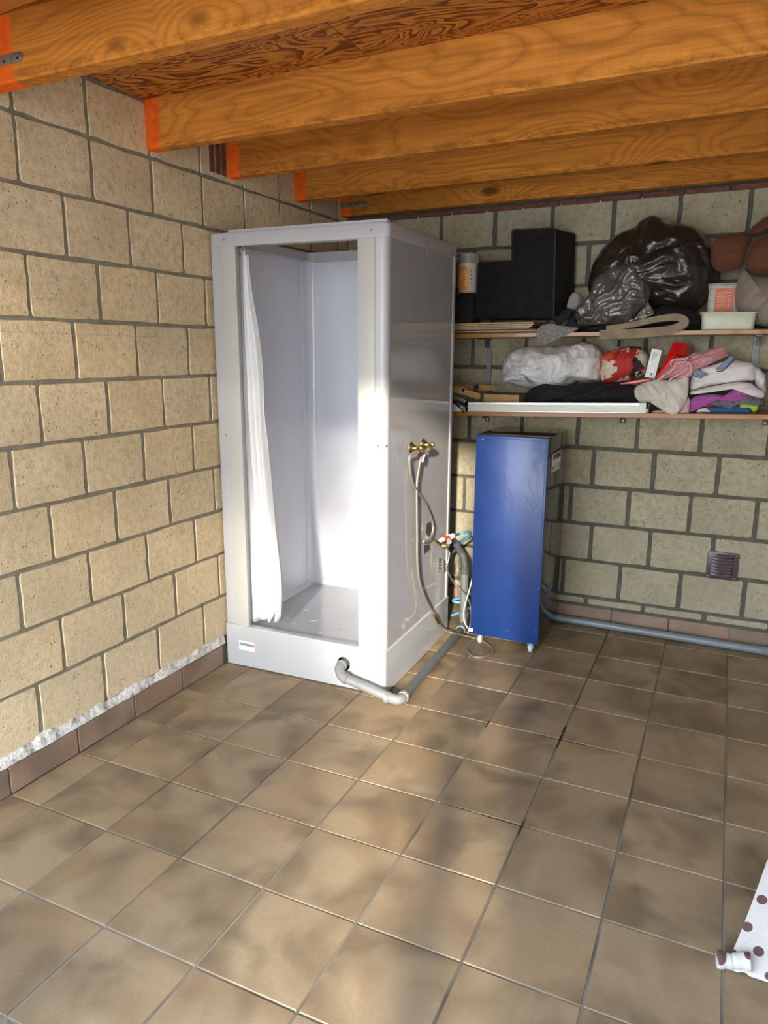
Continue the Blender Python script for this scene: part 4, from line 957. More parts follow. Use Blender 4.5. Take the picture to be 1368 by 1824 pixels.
t1, tbody = ttub('plastic_tub', tx, ty, tb[5][2], tb[0][2], .048, .052, None, M_orange, tb[2][2], tb[4][2]+.001, 1.931, math.radians(218), math.radians(293), 'clear lidded plastic tub with an orange label beside the cabin top')
text('Chaas-Kip', .0165, M_tubwhite, tbody, Matrix.Translation((tx-.026, ty-.0535, tb[4][2]+.006)) @ Matrix.Rotation(math.radians(14), 4, 'Z') @ RB)
def soft(name, ex_outline, y0, tf, tb_, m, label, cat, floorz=None, smooth=180, **k):
    bm = blob_bm(ex_outline, y0, tf, tb_, **k)
    if floorz:
        for v in bm.verts:
            if v.co.y > YS: v.co.z = max(v.co.z, floorz(v.co.x)+.001)
    return top(name, bm, m, label, cat, smooth)
soft('bath_mat', [(1.2255,1.609),(1.2387,1.5353),(1.3243,1.5636),(1.3963,1.599),(1.4398,1.6208),(1.3374,1.635),(1.291,1.6444),(1.2566,1.6391)], 2.224, .004, .004, M_mat, 'grey nubby mat corner hanging over the upper shelf edge', 'mat', amp=.002, sc=12, smooth=0, edge=1)
soft('black_strap', [(1.2517,1.6893),(1.2967,1.6727),(1.3207,1.6369),(1.336,1.6254),(1.3526,1.6507),(1.3906,1.6784),(1.3992,1.7132),(1.3704,1.7165),(1.3423,1.7037),(1.3334,1.6828),(1.3318,1.6651),(1.3035,1.6832),(1.2706,1.6809)], 2.252, .012, .012, M_blackcloth, 'curled black fabric strap in front of the black plush steps', 'strap', amp=.003, sc=18)
soft('black_strap', [(1.3535,1.6262),(1.3706,1.643),(1.3835,1.6674),(1.4043,1.6775),(1.4131,1.6495),(1.4184,1.6215),(1.3977,1.6104),(1.3722,1.6166)], 2.238, .010, .010, M_blackcloth, 'small black strap loop right above the grey nubby mat', 'strap', amp=.003, sc=18)
sho = thing('slipper', (1.379,2.33,1.723), 'pale slipper standing on edge beside the black plush steps', 'slipper')
bm = blob_bm([(1.3498,1.7211),(1.3499,1.7432),(1.3546,1.7627),(1.3682,1.7907),(1.3859,1.799),(1.4026,1.7915),(1.4101,1.7702),(1.4091,1.7455),(1.3982,1.7173),(1.3768,1.7106)], 2.335, .007, .006, amp=.0, smooth=2, n=48, rings=8, pw=6); part('sole', bm, M_sole, sho, 60)
bm = blob_bm([(1.3821,1.7988),(1.4042,1.7946),(1.4231,1.7817),(1.4261,1.7462),(1.4235,1.7178),(1.3875,1.7114)], 2.36, .016, .03, amp=.002, n=48, rings=8); part('upper', bm, M_beigecush, sho, 180)
bg_ = thing('refuse_bag', (1.734,2.38,1.645), 'large crumpled dark grey plastic bag on the upper shelf', 'bag')
bm = blob_bm([(1.6461,2.1058),(1.6601,2.1299),(1.7158,2.153),(1.7587,2.1335),(1.7761,2.1098),(1.8425,2.1074),(1.9151,2.0803),(1.9642,2.0317),(1.9942,1.9741),(2.0243,1.8859),(2.022,1.7879),(1.978,1.7262),(1.9307,1.69),(1.7834,1.7142),(1.7289,1.7316),(1.6316,1.7337),(1.508,1.7585),(1.4315,1.805),(1.4328,1.8715),(1.4526,1.9476),(1.4907,2.0109),(1.542,2.0616),(1.6048,2.0896)], 2.42, .15, .10, amp=.022, sc=11, mode='plastic', n=150, rings=38, smooth=1, pw=2.2)
for v in bm.verts: v.co.y = min(v.co.y, 2.53)
part('bag', bm, M_blackbag, bg_, 180)
bm = blob_bm([(1.4056,1.6363),(1.3969,1.7039),(1.427,1.7428),(1.4683,1.7906),(1.4754,1.8496),(1.506,1.8805),(1.5683,1.9118),(1.6724,1.9281),(1.7161,1.8723),(1.7476,1.788),(1.7403,1.7252),(1.705,1.71),(1.6775,1.6572),(1.6581,1.6338)], 2.30, .065, .05, amp=.020, sc=17, mode='plastic', n=130, rings=30, smooth=1, seed=4, pw=2.2)
part('fold', bm, M_silverbag, bg_, 180, label='silvery front fold of the bag')
soft('black_garment', [(1.3811,1.5987),(1.4254,1.6232),(1.5148,1.6335),(1.6454,1.6486),(1.77,1.6847),(1.7874,1.727),(1.891,1.7142),(1.9533,1.6921),(1.9811,1.6603),(1.986,1.6078),(1.9008,1.6031),(1.6922,1.5991)], 2.32, .05, .10, M_blackcloth, 'black cloth squeezed under the grey plastic bag on the upper shelf', 'garment', zu, amp=.010, sc=16)
soft('small_bag', [(1.6208,1.6356),(1.6837,1.6656),(1.7413,1.7457),(1.7799,1.6859),(1.7376,1.6594),(1.6752,1.6351)], 2.272, .012, .012, M_silverbag, 'torn dark plastic flap lying over the beige felt', 'plastic scrap', amp=.006, sc=20, mode='plastic')
# folded felt: a thick ribbon bent back on itself
def ribbon(name, path, th, y0, y1, m, label, cat, skew=0.0):
    P = spline([(x, 0, z) for x, z in path], 8); N2 = len(P); bm = new_bm(); a_, b_ = [], []
    for i, p in enumerate(P):
        t = (P[min(i+1, N2-1)]-P[max(i-1, 0)]).normalized(); nr = Vector((-t.z, 0, t.x)); h = th[0]+(th[1]-th[0])*i/(N2-1)
        a_.append(p+nr*h); b_.append(p-nr*h)
    loop = a_+b_[::-1]; ny = 8; rows = []
    for j in range(ny+1):
        y = y0+(y1-y0)*j/ny; rows.append([bm.verts.new((p.x+skew*(y-y0), y+.004*noise.noise(Vector((p.x*9, 0, p.z*9))), p.z)) for p in loop])
    for r0, r1_ in zip(rows, rows[1:]):
        for k in range(len(loop)): bm.faces.new((r0[k], r0[(k+1) % len(loop)], r1_[(k+1) % len(loop)], r1_[k]))
    n2 = len(a_)
    for rw in (rows[0], rows[-1]):
        for k in range(n2-1): bm.faces.new((rw[k], rw[k+1], rw[2*n2-2-k], rw[2*n2-1-k]))
    return top(name, bm, m, label, cat, 50)
ribbon('felt_roll', [(1.5681,1.6194),(1.658,1.6293),(1.7805,1.6564),(1.8506,1.6658),(1.8958,1.6621),(1.9141,1.6453),(1.8941,1.6248),(1.8355,1.6066),(1.7027,1.5948),(1.5376,1.5892)], (.011, .022), 2.205, 2.44, M_beigefelt, 'beige felt folded back on itself over the upper shelf edge', 'felt')
tz = [(1.993,2.34,1.82),(1.998,2.34,1.797),(2.117,2.34,1.824),(2.006,2.34,1.696),(2.028,2.34,1.799),(2.109,2.34,1.696),(2.117,2.34,1.796)]
x0_, x1_ = tz[1][0], tz[6][0]+.012; zlid = tz[1][2]; ztop_ = tz[0][2]
t2 = thing('plastic_tub', ((x0_+x1_)/2, 2.38, zu(x0_)), 'clear lidded tub with a salmon red label behind the pale green box', 'tub')
bm = new_bm(); prism(bm, rrect(x0_, x1_, 2.34, 2.44, .02), zu(x0_)+.001, zlid, .003); bd = part('body', bm, M_tubwhite, t2)
bm = new_bm(); prism(bm, rrect(x0_-.004, x1_+.004, 2.336, 2.444, .022), zlid, ztop_-.006, .001); prism(bm, rrect(x0_-.006, x1_+.006, 2.334, 2.446, .022), ztop_-.006, ztop_, .002); part('lid', bm, M_tub, t2)
for i in range(14):
    x = x0_+.004+(x1_-x0_-.008)*i/13; b2 = new_bm(); add_box(b2, x-.0012, x+.0012, 2.3335, 2.337, zlid+.001, ztop_-.008); part('rib', b2, M_tubwhite, t2, False)
lx0, lx1 = tz[4][0], tz[5][0]
bm = new_bm(); add_box(bm, lx0, lx1, 2.3375, 2.3405, tz[3][2]-.02, tz[4][2]+.001); pr = part('print', bm, M_salmon, t2, False, label='salmon red label')
lh = zlid-tz[3][2]
def lp_(a, b, z, h, m=M_orangeink):
    bm = new_bm(); add_box(bm, lx0+(lx1-lx0)*a, lx0+(lx1-lx0)*b, 2.3368, 2.3378, tz[3][2]+lh*z, tz[3][2]+lh*(z+h)); part('print', bm, m, t2, False)
for i in range(9): lp_(.08, .52 if i < 8 else .85, .12+.085*i, .028)
for i in range(5): lp_(.68, .82, .15+.125*i, .035)
lp_(.58, .60, .12, .6)
for i in range(3): lp_(-.32, -.08, .15+i*.27, .012, M_clip)
gx = [(1.985,2.245,1.687),(2.202,2.245,1.686),(1.993,2.245,1.613),(2.209,2.245,1.616),(1.97,2.245,1.677)]
gb = thing('plastic_box', ((gx[0][0]+gx[1][0])/2, 2.30, zu(1.9)), 'shallow pale green plastic box at the upper shelf front', 'box')
bm = new_bm(); zg0, zg1 = zu(gx[0][0])+.001, gx[0][2]
b = bmesh.new(); prism(b, rrect(gx[0][0], gx[1][0], 2.242, 2.332, .018), zg0, zg1, .004)
for v in b.verts:
    if v.co.z > (zg0+zg1)/2: v.co.x += .004*(1 if v.co.x > (gx[0][0]+gx[1][0])/2 else -1); v.co.y += .002*(1 if v.co.y > 2.29 else -1)
merge(bm, b); part('body', bm, M_greencream, gb)
bm = new_bm(); prism(bm, rrect(gx[0][0]-.012, gx[1][0]+.012, 2.236, 2.338, .02), zg1-.006, zg1, .0015); part('rim', bm, M_greencream, gb)
cu = thing('lobed_cushion', (2.148,2.36,1.852), 'rust brown padded cushion with rounded lobes at the right end of the upper shelf', 'cushion')
for ol, yy, tf_ in (([(1.9879,1.9693),(1.9895,2.0012),(2.0,2.0198),(2.0201,2.0345),(2.0651,2.0406),(2.1226,2.0371),(2.1414,2.0272),(2.158,2.0106),(2.147,1.9736),(2.1403,1.9235),(2.1258,1.8892),(2.0965,1.8792),(2.0453,1.8716),(2.0133,1.8826),(1.9966,1.9108)], 2.37, .055), ([(2.1385,2.0514),(2.1528,2.0726),(2.1832,2.0957),(2.2077,2.1128),(2.2652,2.1242),(2.3006,2.0662),(2.2896,2.0358),(2.2307,2.0394),(2.1959,2.0321),(2.1642,2.0214),(2.1415,2.037)], 2.42, .05), ([(2.1585,2.0018),(2.1886,2.0217),(2.214,2.0269),(2.2869,2.0188),(2.3217,1.9619),(2.3305,1.8846),(2.3057,1.8515),(2.2335,1.8465),(2.1895,1.8472),(2.1584,1.8605),(2.1363,1.8867),(2.1351,1.9279),(2.1463,1.9775)], 2.35, .07)):
    bm = blob_bm(ol, yy, tf_, .09, amp=.004, sc=12, n=72, rings=16, smooth=3, pw=1.9); part('lobe', bm, M_browncush, cu, 180)
soft('cushion', [(2.136,1.8833),(2.1639,1.8556),(2.1886,1.8437),(2.2322,1.8405),(2.3043,1.8377),(2.3524,1.7868),(2.3648,1.6781),(2.3288,1.6189),(2.2555,1.6244),(2.211,1.6313),(2.1672,1.6527),(2.1346,1.6789),(2.1166,1.7145),(2.1089,1.7786),(2.1137,1.826),(2.1248,1.8634)], 2.34, .11, .14, M_beigecush, 'round taupe cushion under the rust brown lobed cushion', 'cushion', zu, amp=.012, sc=9, dirn=.9, n=96, rings=22, smooth=3, pw=1.8)

# --- lower shelf ---
# white painted profile bar
pz = [(0.909,2.212,1.253),(1.781,2.212,1.264),(0.86,2.212,1.19),(1.786,2.212,1.198),(0.805,2.212,1.277)]
x1_ = pz[1][0]; pb_ = thing('profile_bar', ((pz[0][0]+x1_)/2, 2.24, zlw(pz[0][0])), 'long white painted metal bar lying along the lower shelf front edge', 'bar')
def slope_box(bm, xa, xb, ya_, yb2, fa, fb, bev=.0015):
    """box whose bottom and top follow the shelf slope: fa, fb are heights above the shelf"""
    b = bmesh.new(); add_box(b, xa, xb, ya_, yb2, fa, fb, bev, 1)
    for v in b.verts: v.co.z += zlw(v.co.x)
    merge(bm, b)
PHt = (pz[0][2]-zlw(pz[0][0])+pz[1][2]-zlw(pz[1][0]))/2
bm = new_bm(); slope_box(bm, pz[0][0]-.025, x1_-.018, 2.214, 2.262, .0045, PHt-.012); part('body', bm, M_alu, pb_)
bm = new_bm(); slope_box(bm, pz[0][0]-.025, x1_-.018, 2.2125, 2.262, .001, .0045, .0005); slope_box(bm, pz[0][0]-.025, x1_-.018, 2.2125, 2.262, PHt-.0125, PHt); part('rail', bm, M_aluend, pb_, label='light metal edge strip')
bm = new_bm(); slope_box(bm, x1_-.035, x1_-.004, 2.211, 2.264, .0005, PHt+.0005, .001); slope_box(bm, x1_-.005, x1_+.004, 2.214, 2.26, .004, .022); part('end_cap', bm, M_alu, pb_)
bm = new_bm(); slope_box(bm, x1_+.003, x1_+.010, 2.216, 2.26, .006, PHt-.002); part('end_plug', bm, M_blackpl, pb_, label='black plastic end plug')
bk_ = [(0.805,2.205,1.253),(0.819,2.205,1.254),(0.873,2.205,1.219),(0.876,2.205,1.187),(0.859,2.205,1.187),(0.851,2.205,1.204),(0.806,2.205,1.238)]
bm = new_bm(); prism_axis(bm, [(p[0], p[2]) for p in bk_][::-1], 2.203, 2.2115, 'y', .0012); bkk = part('corner_bracket', bm, M_blackpl, pb_, label='black plastic corner bracket')
bm = new_bm(); c_ = (0.852,2.203,1.218); lathe(bm, [(.0045, 0), (.004, .0015)], (c_[0], 2.2032, c_[2]), (0, -1, 0), 12); part('screw', bm, M_alu, bkk)
ar = [(0.861,2.225,1.248),(0.791,2.27,1.266)]
bm = new_bm(); tube(bm, [ar[0], ar[1]], .008, 14, 1); part('arm', bm, M_aluend, pb_)
ar = [(0.801,2.214,1.234),(0.854,2.214,1.203),(0.854,2.214,1.193),(0.802,2.214,1.192)]
bm = new_bm(); prism_axis(bm, [(p[0]-.0, max(p[2], zlw(p[0])+.001)) for p in ar][::-1], 2.213, 2.222, 'y', .0008); part('end_plate', bm, M_alu, pb_)
# cardboard boxes
ca_ = [(0.948,2.285,1.287),(1.138,2.285,1.291),(1.141,2.285,1.262),(0.949,2.285,1.254)]
cbx = thing('cardboard_box', ((ca_[0][0]+ca_[1][0])/2, 2.37, zlw(1.0)), 'flat closed cardboard box in front of the white plastic bag', 'box')
zc0_ = zlw(ca_[0][0])+.001; bm = new_bm(); add_box(bm, ca_[0][0], ca_[1][0], 2.285, 2.46, zc0_+.006, ca_[0][2]-.002, .001, 1); part('body', bm, M_card, cbx, False)
bm = new_bm(); add_box(bm, ca_[0][0]-.001, ca_[1][0]+.001, 2.286, 2.461, ca_[0][2]-.002, ca_[0][2]+.0005); part('lid', bm, M_carddark, cbx, False)
bm = new_bm(); add_box(bm, ca_[0][0]-.01, ca_[1][0]-.02, 2.29, 2.46, zc0_, zc0_+.006); part('base', bm, M_card, cbx, False)
ob = thing('cardboard_box', (ca_[0][0]-.09, 2.36, zlw(.8)), 'torn open cardboard box with a round hole at the left of the lower shelf', 'box')
fp_ = [(0.7604,1.3177),(0.8094,1.3148),(0.9259,1.2865),(0.9207,1.255),(0.7611,1.2924)]
bm = new_bm(); prism_axis(bm, fp_[::-1], 2.298, 2.301, 'y'); part('front_flap', bm, M_card, ob, False)
bp_ = [(0.7052,1.3274),(0.8443,1.3274),(0.9646,1.326),(0.97,1.3034),(0.9285,1.2952),(0.7062,1.2928)]
bm = new_bm(); prism_axis(bm, bp_[::-1], 2.43, 2.433, 'y'); part('back_flap', bm, M_card, ob, False)
bm = new_bm(); add_box(bm, bp_[0][0], fp_[2][0], 2.30, 2.43, zlw(.85)+.001, zlw(.85)+.004); part('base', bm, M_carddark, ob, False)
bm = new_bm(); prism_axis(bm, [(0.8459,1.3276),(0.8743,1.3276),(0.8697,1.2974),(0.8412,1.2966)][::-1], 2.424, 2.4295, 'y'); part('tape', bm, M_blackpl, ob, False)
bm = new_bm(); c_ = (0.828,2.296,1.303); lathe(bm, [(.0115, 0), (.0115, .001)], (c_[0], 2.2982, c_[2]), (0, -1, 0), 20); hp_ = part('hole', bm, M_dark, ob)
bm = new_bm(); tube(bm, [(c_[0]+.0115*math.cos(t*pi/10), 2.2968, c_[2]+.0115*math.sin(t*pi/10)) for t in range(21)], .0012, 6, 1, caps=False); part('ring', bm, M_alu, hp_)
# white plastic bag with print
wbg = soft('plastic_bag', [(0.9999,1.3446),(1.0008,1.379),(1.0087,1.4601),(1.0377,1.511),(1.0941,1.5279),(1.1501,1.5351),(1.2271,1.5332),(1.368,1.5488),(1.4283,1.5608),(1.4815,1.5456),(1.515,1.521),(1.5294,1.4972),(1.5278,1.4211),(1.5263,1.3665),(1.4042,1.3586),(1.3803,1.3441),(1.3396,1.3265),(1.3224,1.3352),(1.298,1.3179),(1.2385,1.3164),(1.1565,1.3142),(1.1035,1.3205)], 2.42, .115, .10, M_whitebag, 'crumpled white plastic bag on the lower shelf left of the red patterned bundle', 'bag', amp=.020, sc=10.5, mode='plastic', n=150, rings=36, smooth=1, seed=2, pw=2.6)
for v in wbg.data.vertices:
    if v.co.y+wbg.location.y > 2.53: v.co.y = 2.53-wbg.location.y
M_greenink = flat('dark green ink', (.03, .07, .055), .6)
gp = (1.216,2.296,1.35)
for s_, dx, dz in (('Gent', 0, 0), ('Shop', -.012, .012)):
    text(s_, .026, M_greenink, wbg, Matrix.Translation((gp[0]+dx, gp[1], gp[2]-.004+dz)) @ Matrix.Rotation(math.radians(-148), 4, 'Y') @ RB)
soft('black_clothes', [(1.1468,1.236),(1.162,1.3067),(1.2394,1.3504),(1.3481,1.3329),(1.4407,1.3514),(1.5318,1.3604),(1.5994,1.3585),(1.6994,1.3494),(1.7459,1.3111),(1.7395,1.2544)], 2.37, .07, .12, M_blackcloth, 'heap of black clothes on the lower shelf behind the white bar', 'clothes', zlw, amp=.016, sc=15, dirn=.4, n=110, rings=24)
soft('patterned_bundle', [(1.5209,1.4005),(1.5207,1.4296),(1.5257,1.4875),(1.5561,1.5128),(1.608,1.5273),(1.6422,1.5362),(1.6975,1.5363),(1.7187,1.5275),(1.7482,1.4996),(1.7573,1.4786),(1.7509,1.4222),(1.7424,1.4008),(1.7097,1.3788),(1.655,1.3651),(1.6027,1.3556),(1.5349,1.3526)], 2.40, .09, .11, M_pattern, 'red and cream patterned cloth bundle right of the white plastic bag', 'cloth bundle', amp=.014, sc=14, mode='plastic', n=110, rings=26, seed=7)
bm = new_bm(); prism_axis(bm, [(1.6417,1.3583),(1.7156,1.3741),(1.7756,1.3866),(1.7896,1.3802),(1.7167,1.3593),(1.6449,1.3524)][::-1], 2.275, 2.283, 'y', .001); top('red_envelope', bm, M_giftred, 'narrow red paper strip sticking out under the patterned bundle', 'paper')
sb = [(1.7742,1.5258),(1.8199,1.5166),(1.7975,1.3843),(1.7503,1.3911)]
sbx = thing('small_box', (sb[3][0], 2.32, sb[2][1]), 'small white box leaning against the red paper bag', 'box')
bm = new_bm(); prism_axis(bm, sb[::-1], 2.30, 2.36, 'y', .0012); sbb = part('body', bm, M_paper, sbx)
ux = (Vector((sb[1][0]-sb[0][0], 0, sb[1][1]-sb[0][1]))); uz = Vector((sb[3][0]-sb[0][0], 0, sb[3][1]-sb[0][1]))
def sbp(a0, a1, b0, b1, m):
    P = [Vector((sb[0][0], 0, sb[0][1]))+ux*a+uz*b for a, b in ((a0, b0), (a1, b0), (a1, b1), (a0, b1))]
    bm = new_bm(); prism_axis(bm, [(p.x, p.z) for p in P][::-1], 2.2992, 2.3002, 'y'); part('print', bm, m, sbx, False)
for i in range(4): sbp(.22+i*.12, .27+i*.12, .10, .42-.05*i, M_clip)
sbp(.52, .66, .82, .90, M_ink); sbp(.78, .82, .78, .93, M_clip)
# red gift bag, creased paper
gv = [(1.861,2.4,1.555),(1.921,2.4,1.553),(1.933,2.44,1.536),(1.934,2.42,1.494),(1.892,2.36,1.476),(1.854,2.34,1.43),(1.808,2.33,1.384),(1.797,2.33,1.384),(1.835,2.36,1.476),(1.877,2.35,1.499)]
bm = new_bm(); V_ = [bm.verts.new(p) for p in gv]; Bk = [bm.verts.new((p[0]+.01, min(p[1]+.07, 2.52), p[2])) for p in gv[:9]]
for f in ((0, 9, 8), (8, 9, 7), (9, 6, 7), (0, 1, 9), (9, 1, 3), (1, 2, 3), (9, 3, 4), (9, 4, 5), (9, 5, 6)): bm.faces.new([V_[i] for i in f])
for i in range(9): j = (i+1) % 9; bm.faces.new((V_[i], V_[j], Bk[j], Bk[i]))
bm.faces.new(Bk[::-1]); top('gift_bag', bm, M_giftred, 'glossy red paper bag standing behind the small white box', 'bag', smooth=False)
# clothes pile
pk = soft('pink_garment', [(1.8086,1.3733),(1.828,1.4073),(1.8413,1.4255),(1.869,1.4438),(1.8678,1.4692),(1.8998,1.4797),(1.9465,1.4926),(1.9593,1.5077),(2.0067,1.5045),(2.01,1.5194),(2.0825,1.5354),(2.1147,1.4962),(2.0613,1.4686),(2.0127,1.4406),(1.9809,1.4275),(1.9646,1.3969),(1.9093,1.3703),(1.8766,1.3557),(1.8576,1.3769),(1.8685,1.3926),(1.8405,1.3766),(1.8165,1.3683)], 2.30, .045, .10, M_pink, 'pink frilled garment lying on top of the white polo shirts', 'garment', amp=.011, sc=30, dirn=.5, n=120, rings=24, smooth=1)
for pth in ([(1.8123,2.238,1.3745),(1.8321,2.238,1.3903),(1.8454,2.238,1.4058),(1.8642,2.238,1.4138),(1.8817,2.238,1.4343),(1.8898,2.238,1.4521),(1.9173,2.238,1.465),(1.9462,2.238,1.4603),(1.9598,2.238,1.4404),(1.9573,2.238,1.4153),(1.9283,2.238,1.3946),(1.9009,2.238,1.3789),(1.8782,2.238,1.3631),(1.8703,2.238,1.3706),(1.876,2.238,1.3886),(1.9081,2.238,1.4069),(1.9351,2.238,1.425),(1.9433,2.238,1.4402)], [(1.8702,2.25,1.4466),(1.8684,2.25,1.4669),(1.9011,2.25,1.4788),(1.9298,2.25,1.4775),(1.9429,2.25,1.4902)]):
    bm = new_bm(); P = spline(pth, 5); P = [p+Vector((0, 0, .0025*math.sin(i*2.2))) for i, p in enumerate(P)]; tube(bm, P, .0032, 8, 1); part('lace_trim', bm, M_lace, pk, label='pale pink frilled edge')
soft('cream_shirt', [(1.7123,1.3288),(1.7209,1.3472),(1.7519,1.3661),(1.8098,1.3827),(1.8636,1.3787),(1.9107,1.3898),(1.9532,1.4031),(1.956,1.3504),(1.9558,1.3099),(1.9418,1.2534),(1.903,1.2014),(1.8616,1.2298),(1.789,1.2739),(1.7393,1.2722),(1.717,1.3003)], 2.245, .035, .03, M_creamsh, 'cream mesh sports shirt hanging over the lower shelf edge', 'shirt', amp=.012, sc=17, dirn=-.8, n=110, rings=22)
ps = soft('polo_shirt', [(1.9552,1.3796),(1.9686,1.4152),(1.9997,1.4357),(2.0314,1.4461),(2.0894,1.4666),(2.1331,1.4841),(2.1569,1.4721),(2.2158,1.463),(2.2276,1.4437),(2.2337,1.3853),(2.1619,1.3779),(2.0492,1.3565),(1.9598,1.3289),(1.9546,1.3491)], 2.31, .045, .12, M_whitesh, 'white polo shirt with grey blue collar on top of the folded pile', 'shirt', amp=.008, sc=16, dirn=.1, n=110, rings=20)
for ol, yy in (([(2.0607,1.4306),(2.0899,1.4617),(2.1205,1.4973),(2.1385,1.4842),(2.1134,1.4545),(2.093,1.4296)], 2.262), ([(1.9725,1.4243),(1.9884,1.4316),(2.0373,1.4088),(2.0057,1.3967),(1.9691,1.4102)], 2.262)):
    bm = blob_bm(ol, yy, .008, .01, amp=.001, n=40, rings=6, smooth=1); part('collar', bm, M_bluecol, ps, 180, label='grey blue collar')
for pth in ([(2.0682,2.25,1.4243),(2.0934,2.25,1.4261),(2.116,2.25,1.4511),(2.1415,2.25,1.4818)], [(1.9685,2.25,1.4061),(1.9869,2.25,1.3964),(2.0082,2.25,1.3948)]):
    bm = new_bm(); tube(bm, pth, .0022, 6, 4); part('collar_piping', bm, M_navyc, ps, label='dark navy line at the collar')
soft('grey_shirt', [(2.2198,1.4529),(2.2458,1.4385),(2.2745,1.4096),(2.2842,1.3362),(2.271,1.326),(2.2366,1.3646),(2.2294,1.4039)], 2.33, .035, .10, M_greysh, 'pale grey shirt end sticking out right of the polo shirt', 'shirt', amp=.007, sc=22, dirn=1.2)
soft('white_shirt', [(1.9581,1.311),(1.9557,1.3262),(2.0495,1.3539),(2.1174,1.368),(2.1664,1.378),(2.2185,1.3727),(2.2502,1.3465),(2.2776,1.3374),(2.2822,1.3155),(2.2703,1.3028),(2.25,1.3062),(2.2263,1.341),(2.2089,1.3578),(2.1547,1.359),(2.1006,1.3517),(2.0507,1.3404),(1.9825,1.3153)], 2.29, .04, .10, M_whitesh, 'second white shirt rolled below the polo shirt, bulging at its right end', 'shirt', amp=.006, sc=20, dirn=.1, n=110)
soft('black_shirt', [(1.9616,1.3029),(1.981,1.3264),(2.0545,1.3471),(2.1235,1.3518),(2.2091,1.3574),(2.2114,1.3352),(2.1276,1.3104),(2.0537,1.3067),(1.9852,1.2806),(1.9654,1.2876)], 2.32, .035, .12, M_blackcloth, 'black folded shirt between the white and purple clothes', 'shirt', amp=.005, sc=22, dirn=.1)
soft('purple_shirt', [(1.9623,1.247),(1.9611,1.2881),(1.9926,1.3084),(2.0574,1.3189),(2.1229,1.3123),(2.1363,1.3386),(2.1739,1.3485),(2.2049,1.3527),(2.2199,1.3037),(2.1713,1.2848),(2.1259,1.2808),(2.0452,1.2999),(2.0087,1.287),(1.9947,1.2431),(1.9735,1.2294),(1.9639,1.229)], 2.29, .035, .12, M_purple, 'purple shirt folded in the middle of the clothes pile', 'shirt', amp=.008, sc=24, dirn=.3, n=110)
soft('speckled_jumper', [(1.9953,1.27),(2.0451,1.2957),(2.1261,1.278),(2.1712,1.2861),(2.2204,1.3027),(2.216,1.3448),(2.2285,1.3451),(2.255,1.3062),(2.2796,1.3045),(2.2823,1.2674),(2.2549,1.264),(2.2088,1.2748),(2.173,1.2686),(2.1561,1.2538),(2.1301,1.2377),(2.1098,1.2552),(2.0481,1.2632),(2.0065,1.2514)], 2.31, .035, .12, M_speck, 'dark grey speckled jumper under the purple shirt', 'jumper', amp=.006, sc=22, n=110)
bl2 = soft('blue_shirt', [(1.9871,1.2285),(1.9976,1.2444),(2.0343,1.2596),(2.1096,1.2572),(2.1557,1.2579),(2.178,1.2647),(2.2282,1.2615),(2.2362,1.2368),(2.1122,1.2298)], 2.31, .035, .12, M_bluecl, 'blue shirt with a white patch at the bottom of the pile', 'shirt', zlw, amp=.005, sc=22)
bm = blob_bm([(1.995,1.2345),(2.0071,1.2489),(2.0395,1.2567),(2.0651,1.2347),(1.9992,1.2306)], 2.278, .010, .01, amp=.002, n=36, rings=5); part('patch', bm, M_whitesh, bl2, 180, label='white patch')
bm = blob_bm([(2.0333,1.2631),(2.0665,1.2694),(2.0682,1.2623),(2.0347,1.2581)], 2.272, .006, .01, amp=.001, n=24, rings=4); part('patch', bm, M_giftred, bl2, 180, label='small red patch')
soft('green_cloth', [(2.1768,1.2665),(2.1857,1.2783),(2.2174,1.2779),(2.254,1.2717),(2.2585,1.2545),(2.2419,1.2374),(2.2328,1.251),(2.2191,1.2615),(2.1829,1.2602)], 2.285, .02, .06, M_neon, 'neon green cloth at the lower right of the pile', 'cloth', amp=.004, sc=24)
soft('floral_garment', [(1.7955,1.231),(1.8354,1.2299),(1.885,1.2241),(1.9234,1.2308),(1.9413,1.2469),(1.9549,1.3089),(1.9677,1.2837),(1.9677,1.2299),(1.9626,1.223),(1.8067,1.2167)], 2.27, .014, .08, M_rose, 'pale pink patterned garment under the cream shirt on the shelf', 'garment', zlw, amp=.003, sc=24)

# ---------------- spotted cloth on the floor, right front ----------------
tp = (2.345,0.52,0.158)
bm = new_bm(); uv = bm.loops.layers.uv.new('UVMap'); NU2, NV2 = 60, 50; gr = []
for i in range(NV2+1):
    v = i/NV2; row = []
    for j in range(NU2+1):
        u = j/NU2
        zt_ = tp[2]+.10*u; z = .004+zt_*v**1.02
        xl = 2.254+(tp[0]-2.254)*v**.9; x = xl+(3.02-xl)*u
        y = .262+(tp[1]-.262)*v**1.1-.012*u*(1-v)
        w_ = noise.noise(Vector((x*5, z*7, 2)))*.018+abs(noise.noise(Vector((x*11-z*6, z*5+x*2, 5))))*.014
        y -= w_*min(1, 4*u+.25)*(.4+.6*v) if v > .02 else 0
        row.append((bm.verts.new((x, y, z)), x, v*math.hypot(tp[2], tp[1]-.262)))
    gr.append(row)
for a, b in zip(gr, gr[1:]):
    for j in range(NU2):
        q_ = (a[j], a[j+1], b[j+1], b[j]); f = bm.faces.new([t[0] for t in q_])
        for l, t in zip(f.loops, q_): l[uv].uv = (t[1], t[2])
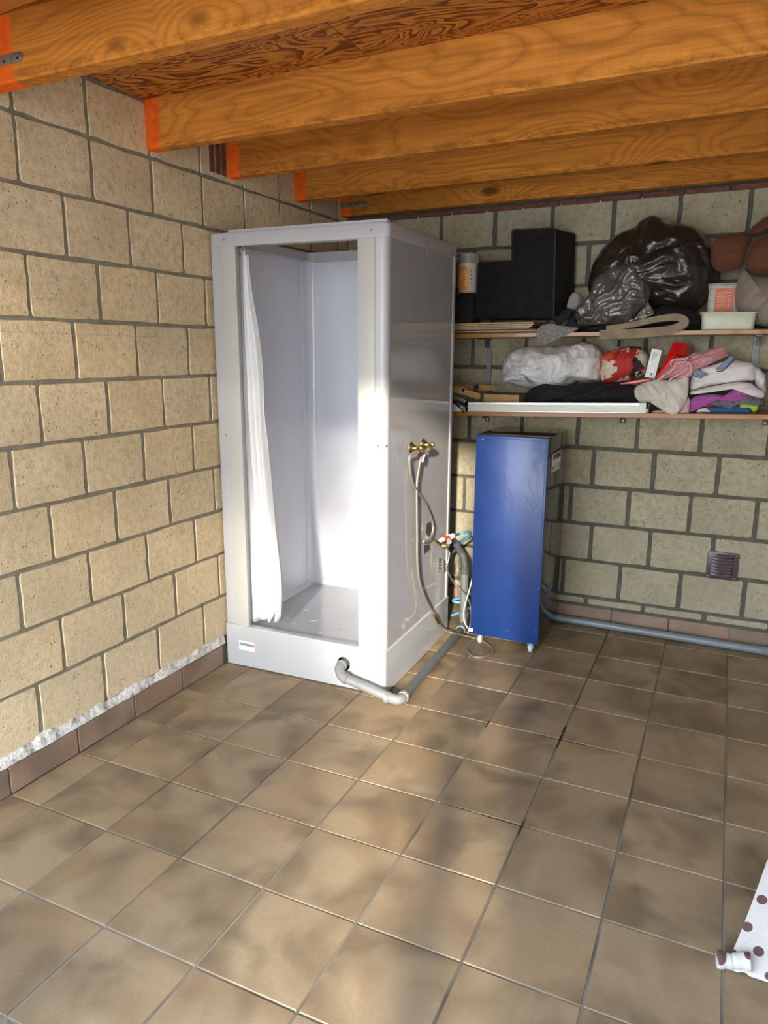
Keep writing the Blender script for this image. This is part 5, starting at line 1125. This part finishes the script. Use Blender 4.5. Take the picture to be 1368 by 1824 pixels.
# back drop of the heap
bk_ = []
for k in range(1, 7):
    bk_.append([bm.verts.new((r.co.x+.06*k, r.co.y+.45*math.sin(k/6*pi/2), max(.004, r.co.z*math.cos(k/6*pi/2)))) for r, _, _ in gr[-1]])
for a, b in zip([[t[0] for t in gr[-1]]]+bk_, bk_):
    for j in range(NU2):
        f = bm.faces.new((a[j], a[j+1], b[j+1], b[j]))
        for l in f.loops: l[uv].uv = (l.vert.co.x, l.vert.co.y)
# knotted corner
kc = (2.226,0.26,0.0)
n = NB('spotted cotton'); uvn = n.tc.outputs['UV']
def dots(off):
    p = n.mapv(uvn, (1/.092, 1/.080, 0), (off[0], off[1], 0), (0, 0, .35))
    q = n.t.nodes.new('ShaderNodeVectorMath'); q.operation = 'FRACTION'; n.lk(p, q.inputs[0])
    s_ = n.vmath('SUBTRACT', q.outputs[0], (.5, .5, 0)); m_ = n.vmath('MULTIPLY', s_, (.092, .080, 0))
    ln = n.t.nodes.new('ShaderNodeVectorMath'); ln.operation = 'LENGTH'; n.lk(m_, ln.inputs[0]); return n.ramp(n.math('MULTIPLY', ln.outputs['Value'], 50), [(.60, 1.0), (.64, 0.0)])
dm = n.math('MAXIMUM', dots((0, 0)), dots((.5, .5)))
c = n.mix(dm, n.ramp(n.noise(n.tc.outputs['Object'], 9, 3), [(.3, (.50, .49, .46)), (.7, (.56, .55, .51))]), (.10, .05, .045))
n.bump(n.noise(n.tc.outputs['Object'], 40, 4, .6), .35, .004); M_spot = n.out(c, .8, sheen=.1)
spt = top('spotted_cloth', bm, M_spot, 'white cloth with brown dots heaped on the floor at the right', 'cloth', 180)
bm = new_bm(); kx, ky = kc[0]+.012, kc[1]+.012
P_ = [(kx+.075, ky+.006, .030), (kx+.050, ky+.004, .026), (kx+.034, ky+.001, .020), (kx+.018, ky-.004, .021), (kx, ky-.008, .022)]
tube(bm, P_, .024, 20, 5, rf=lambda t: (.95-.22*math.sin(pi*t))*(1+.04*math.sin(t*23)))
for v in bm.verts: v.co += Vector((0, 0, .004*noise.noise(v.co*60))); v.co.z = max(v.co.z, .002)
ul = bm.loops.layers.uv.new('UVMap')
for f in bm.faces:
    for l in f.loops: l[ul].uv = (l.vert.co.x*1.0+.026, l.vert.co.z+.010)
part('knotted_corner', bm, M_spot, spt, 180)
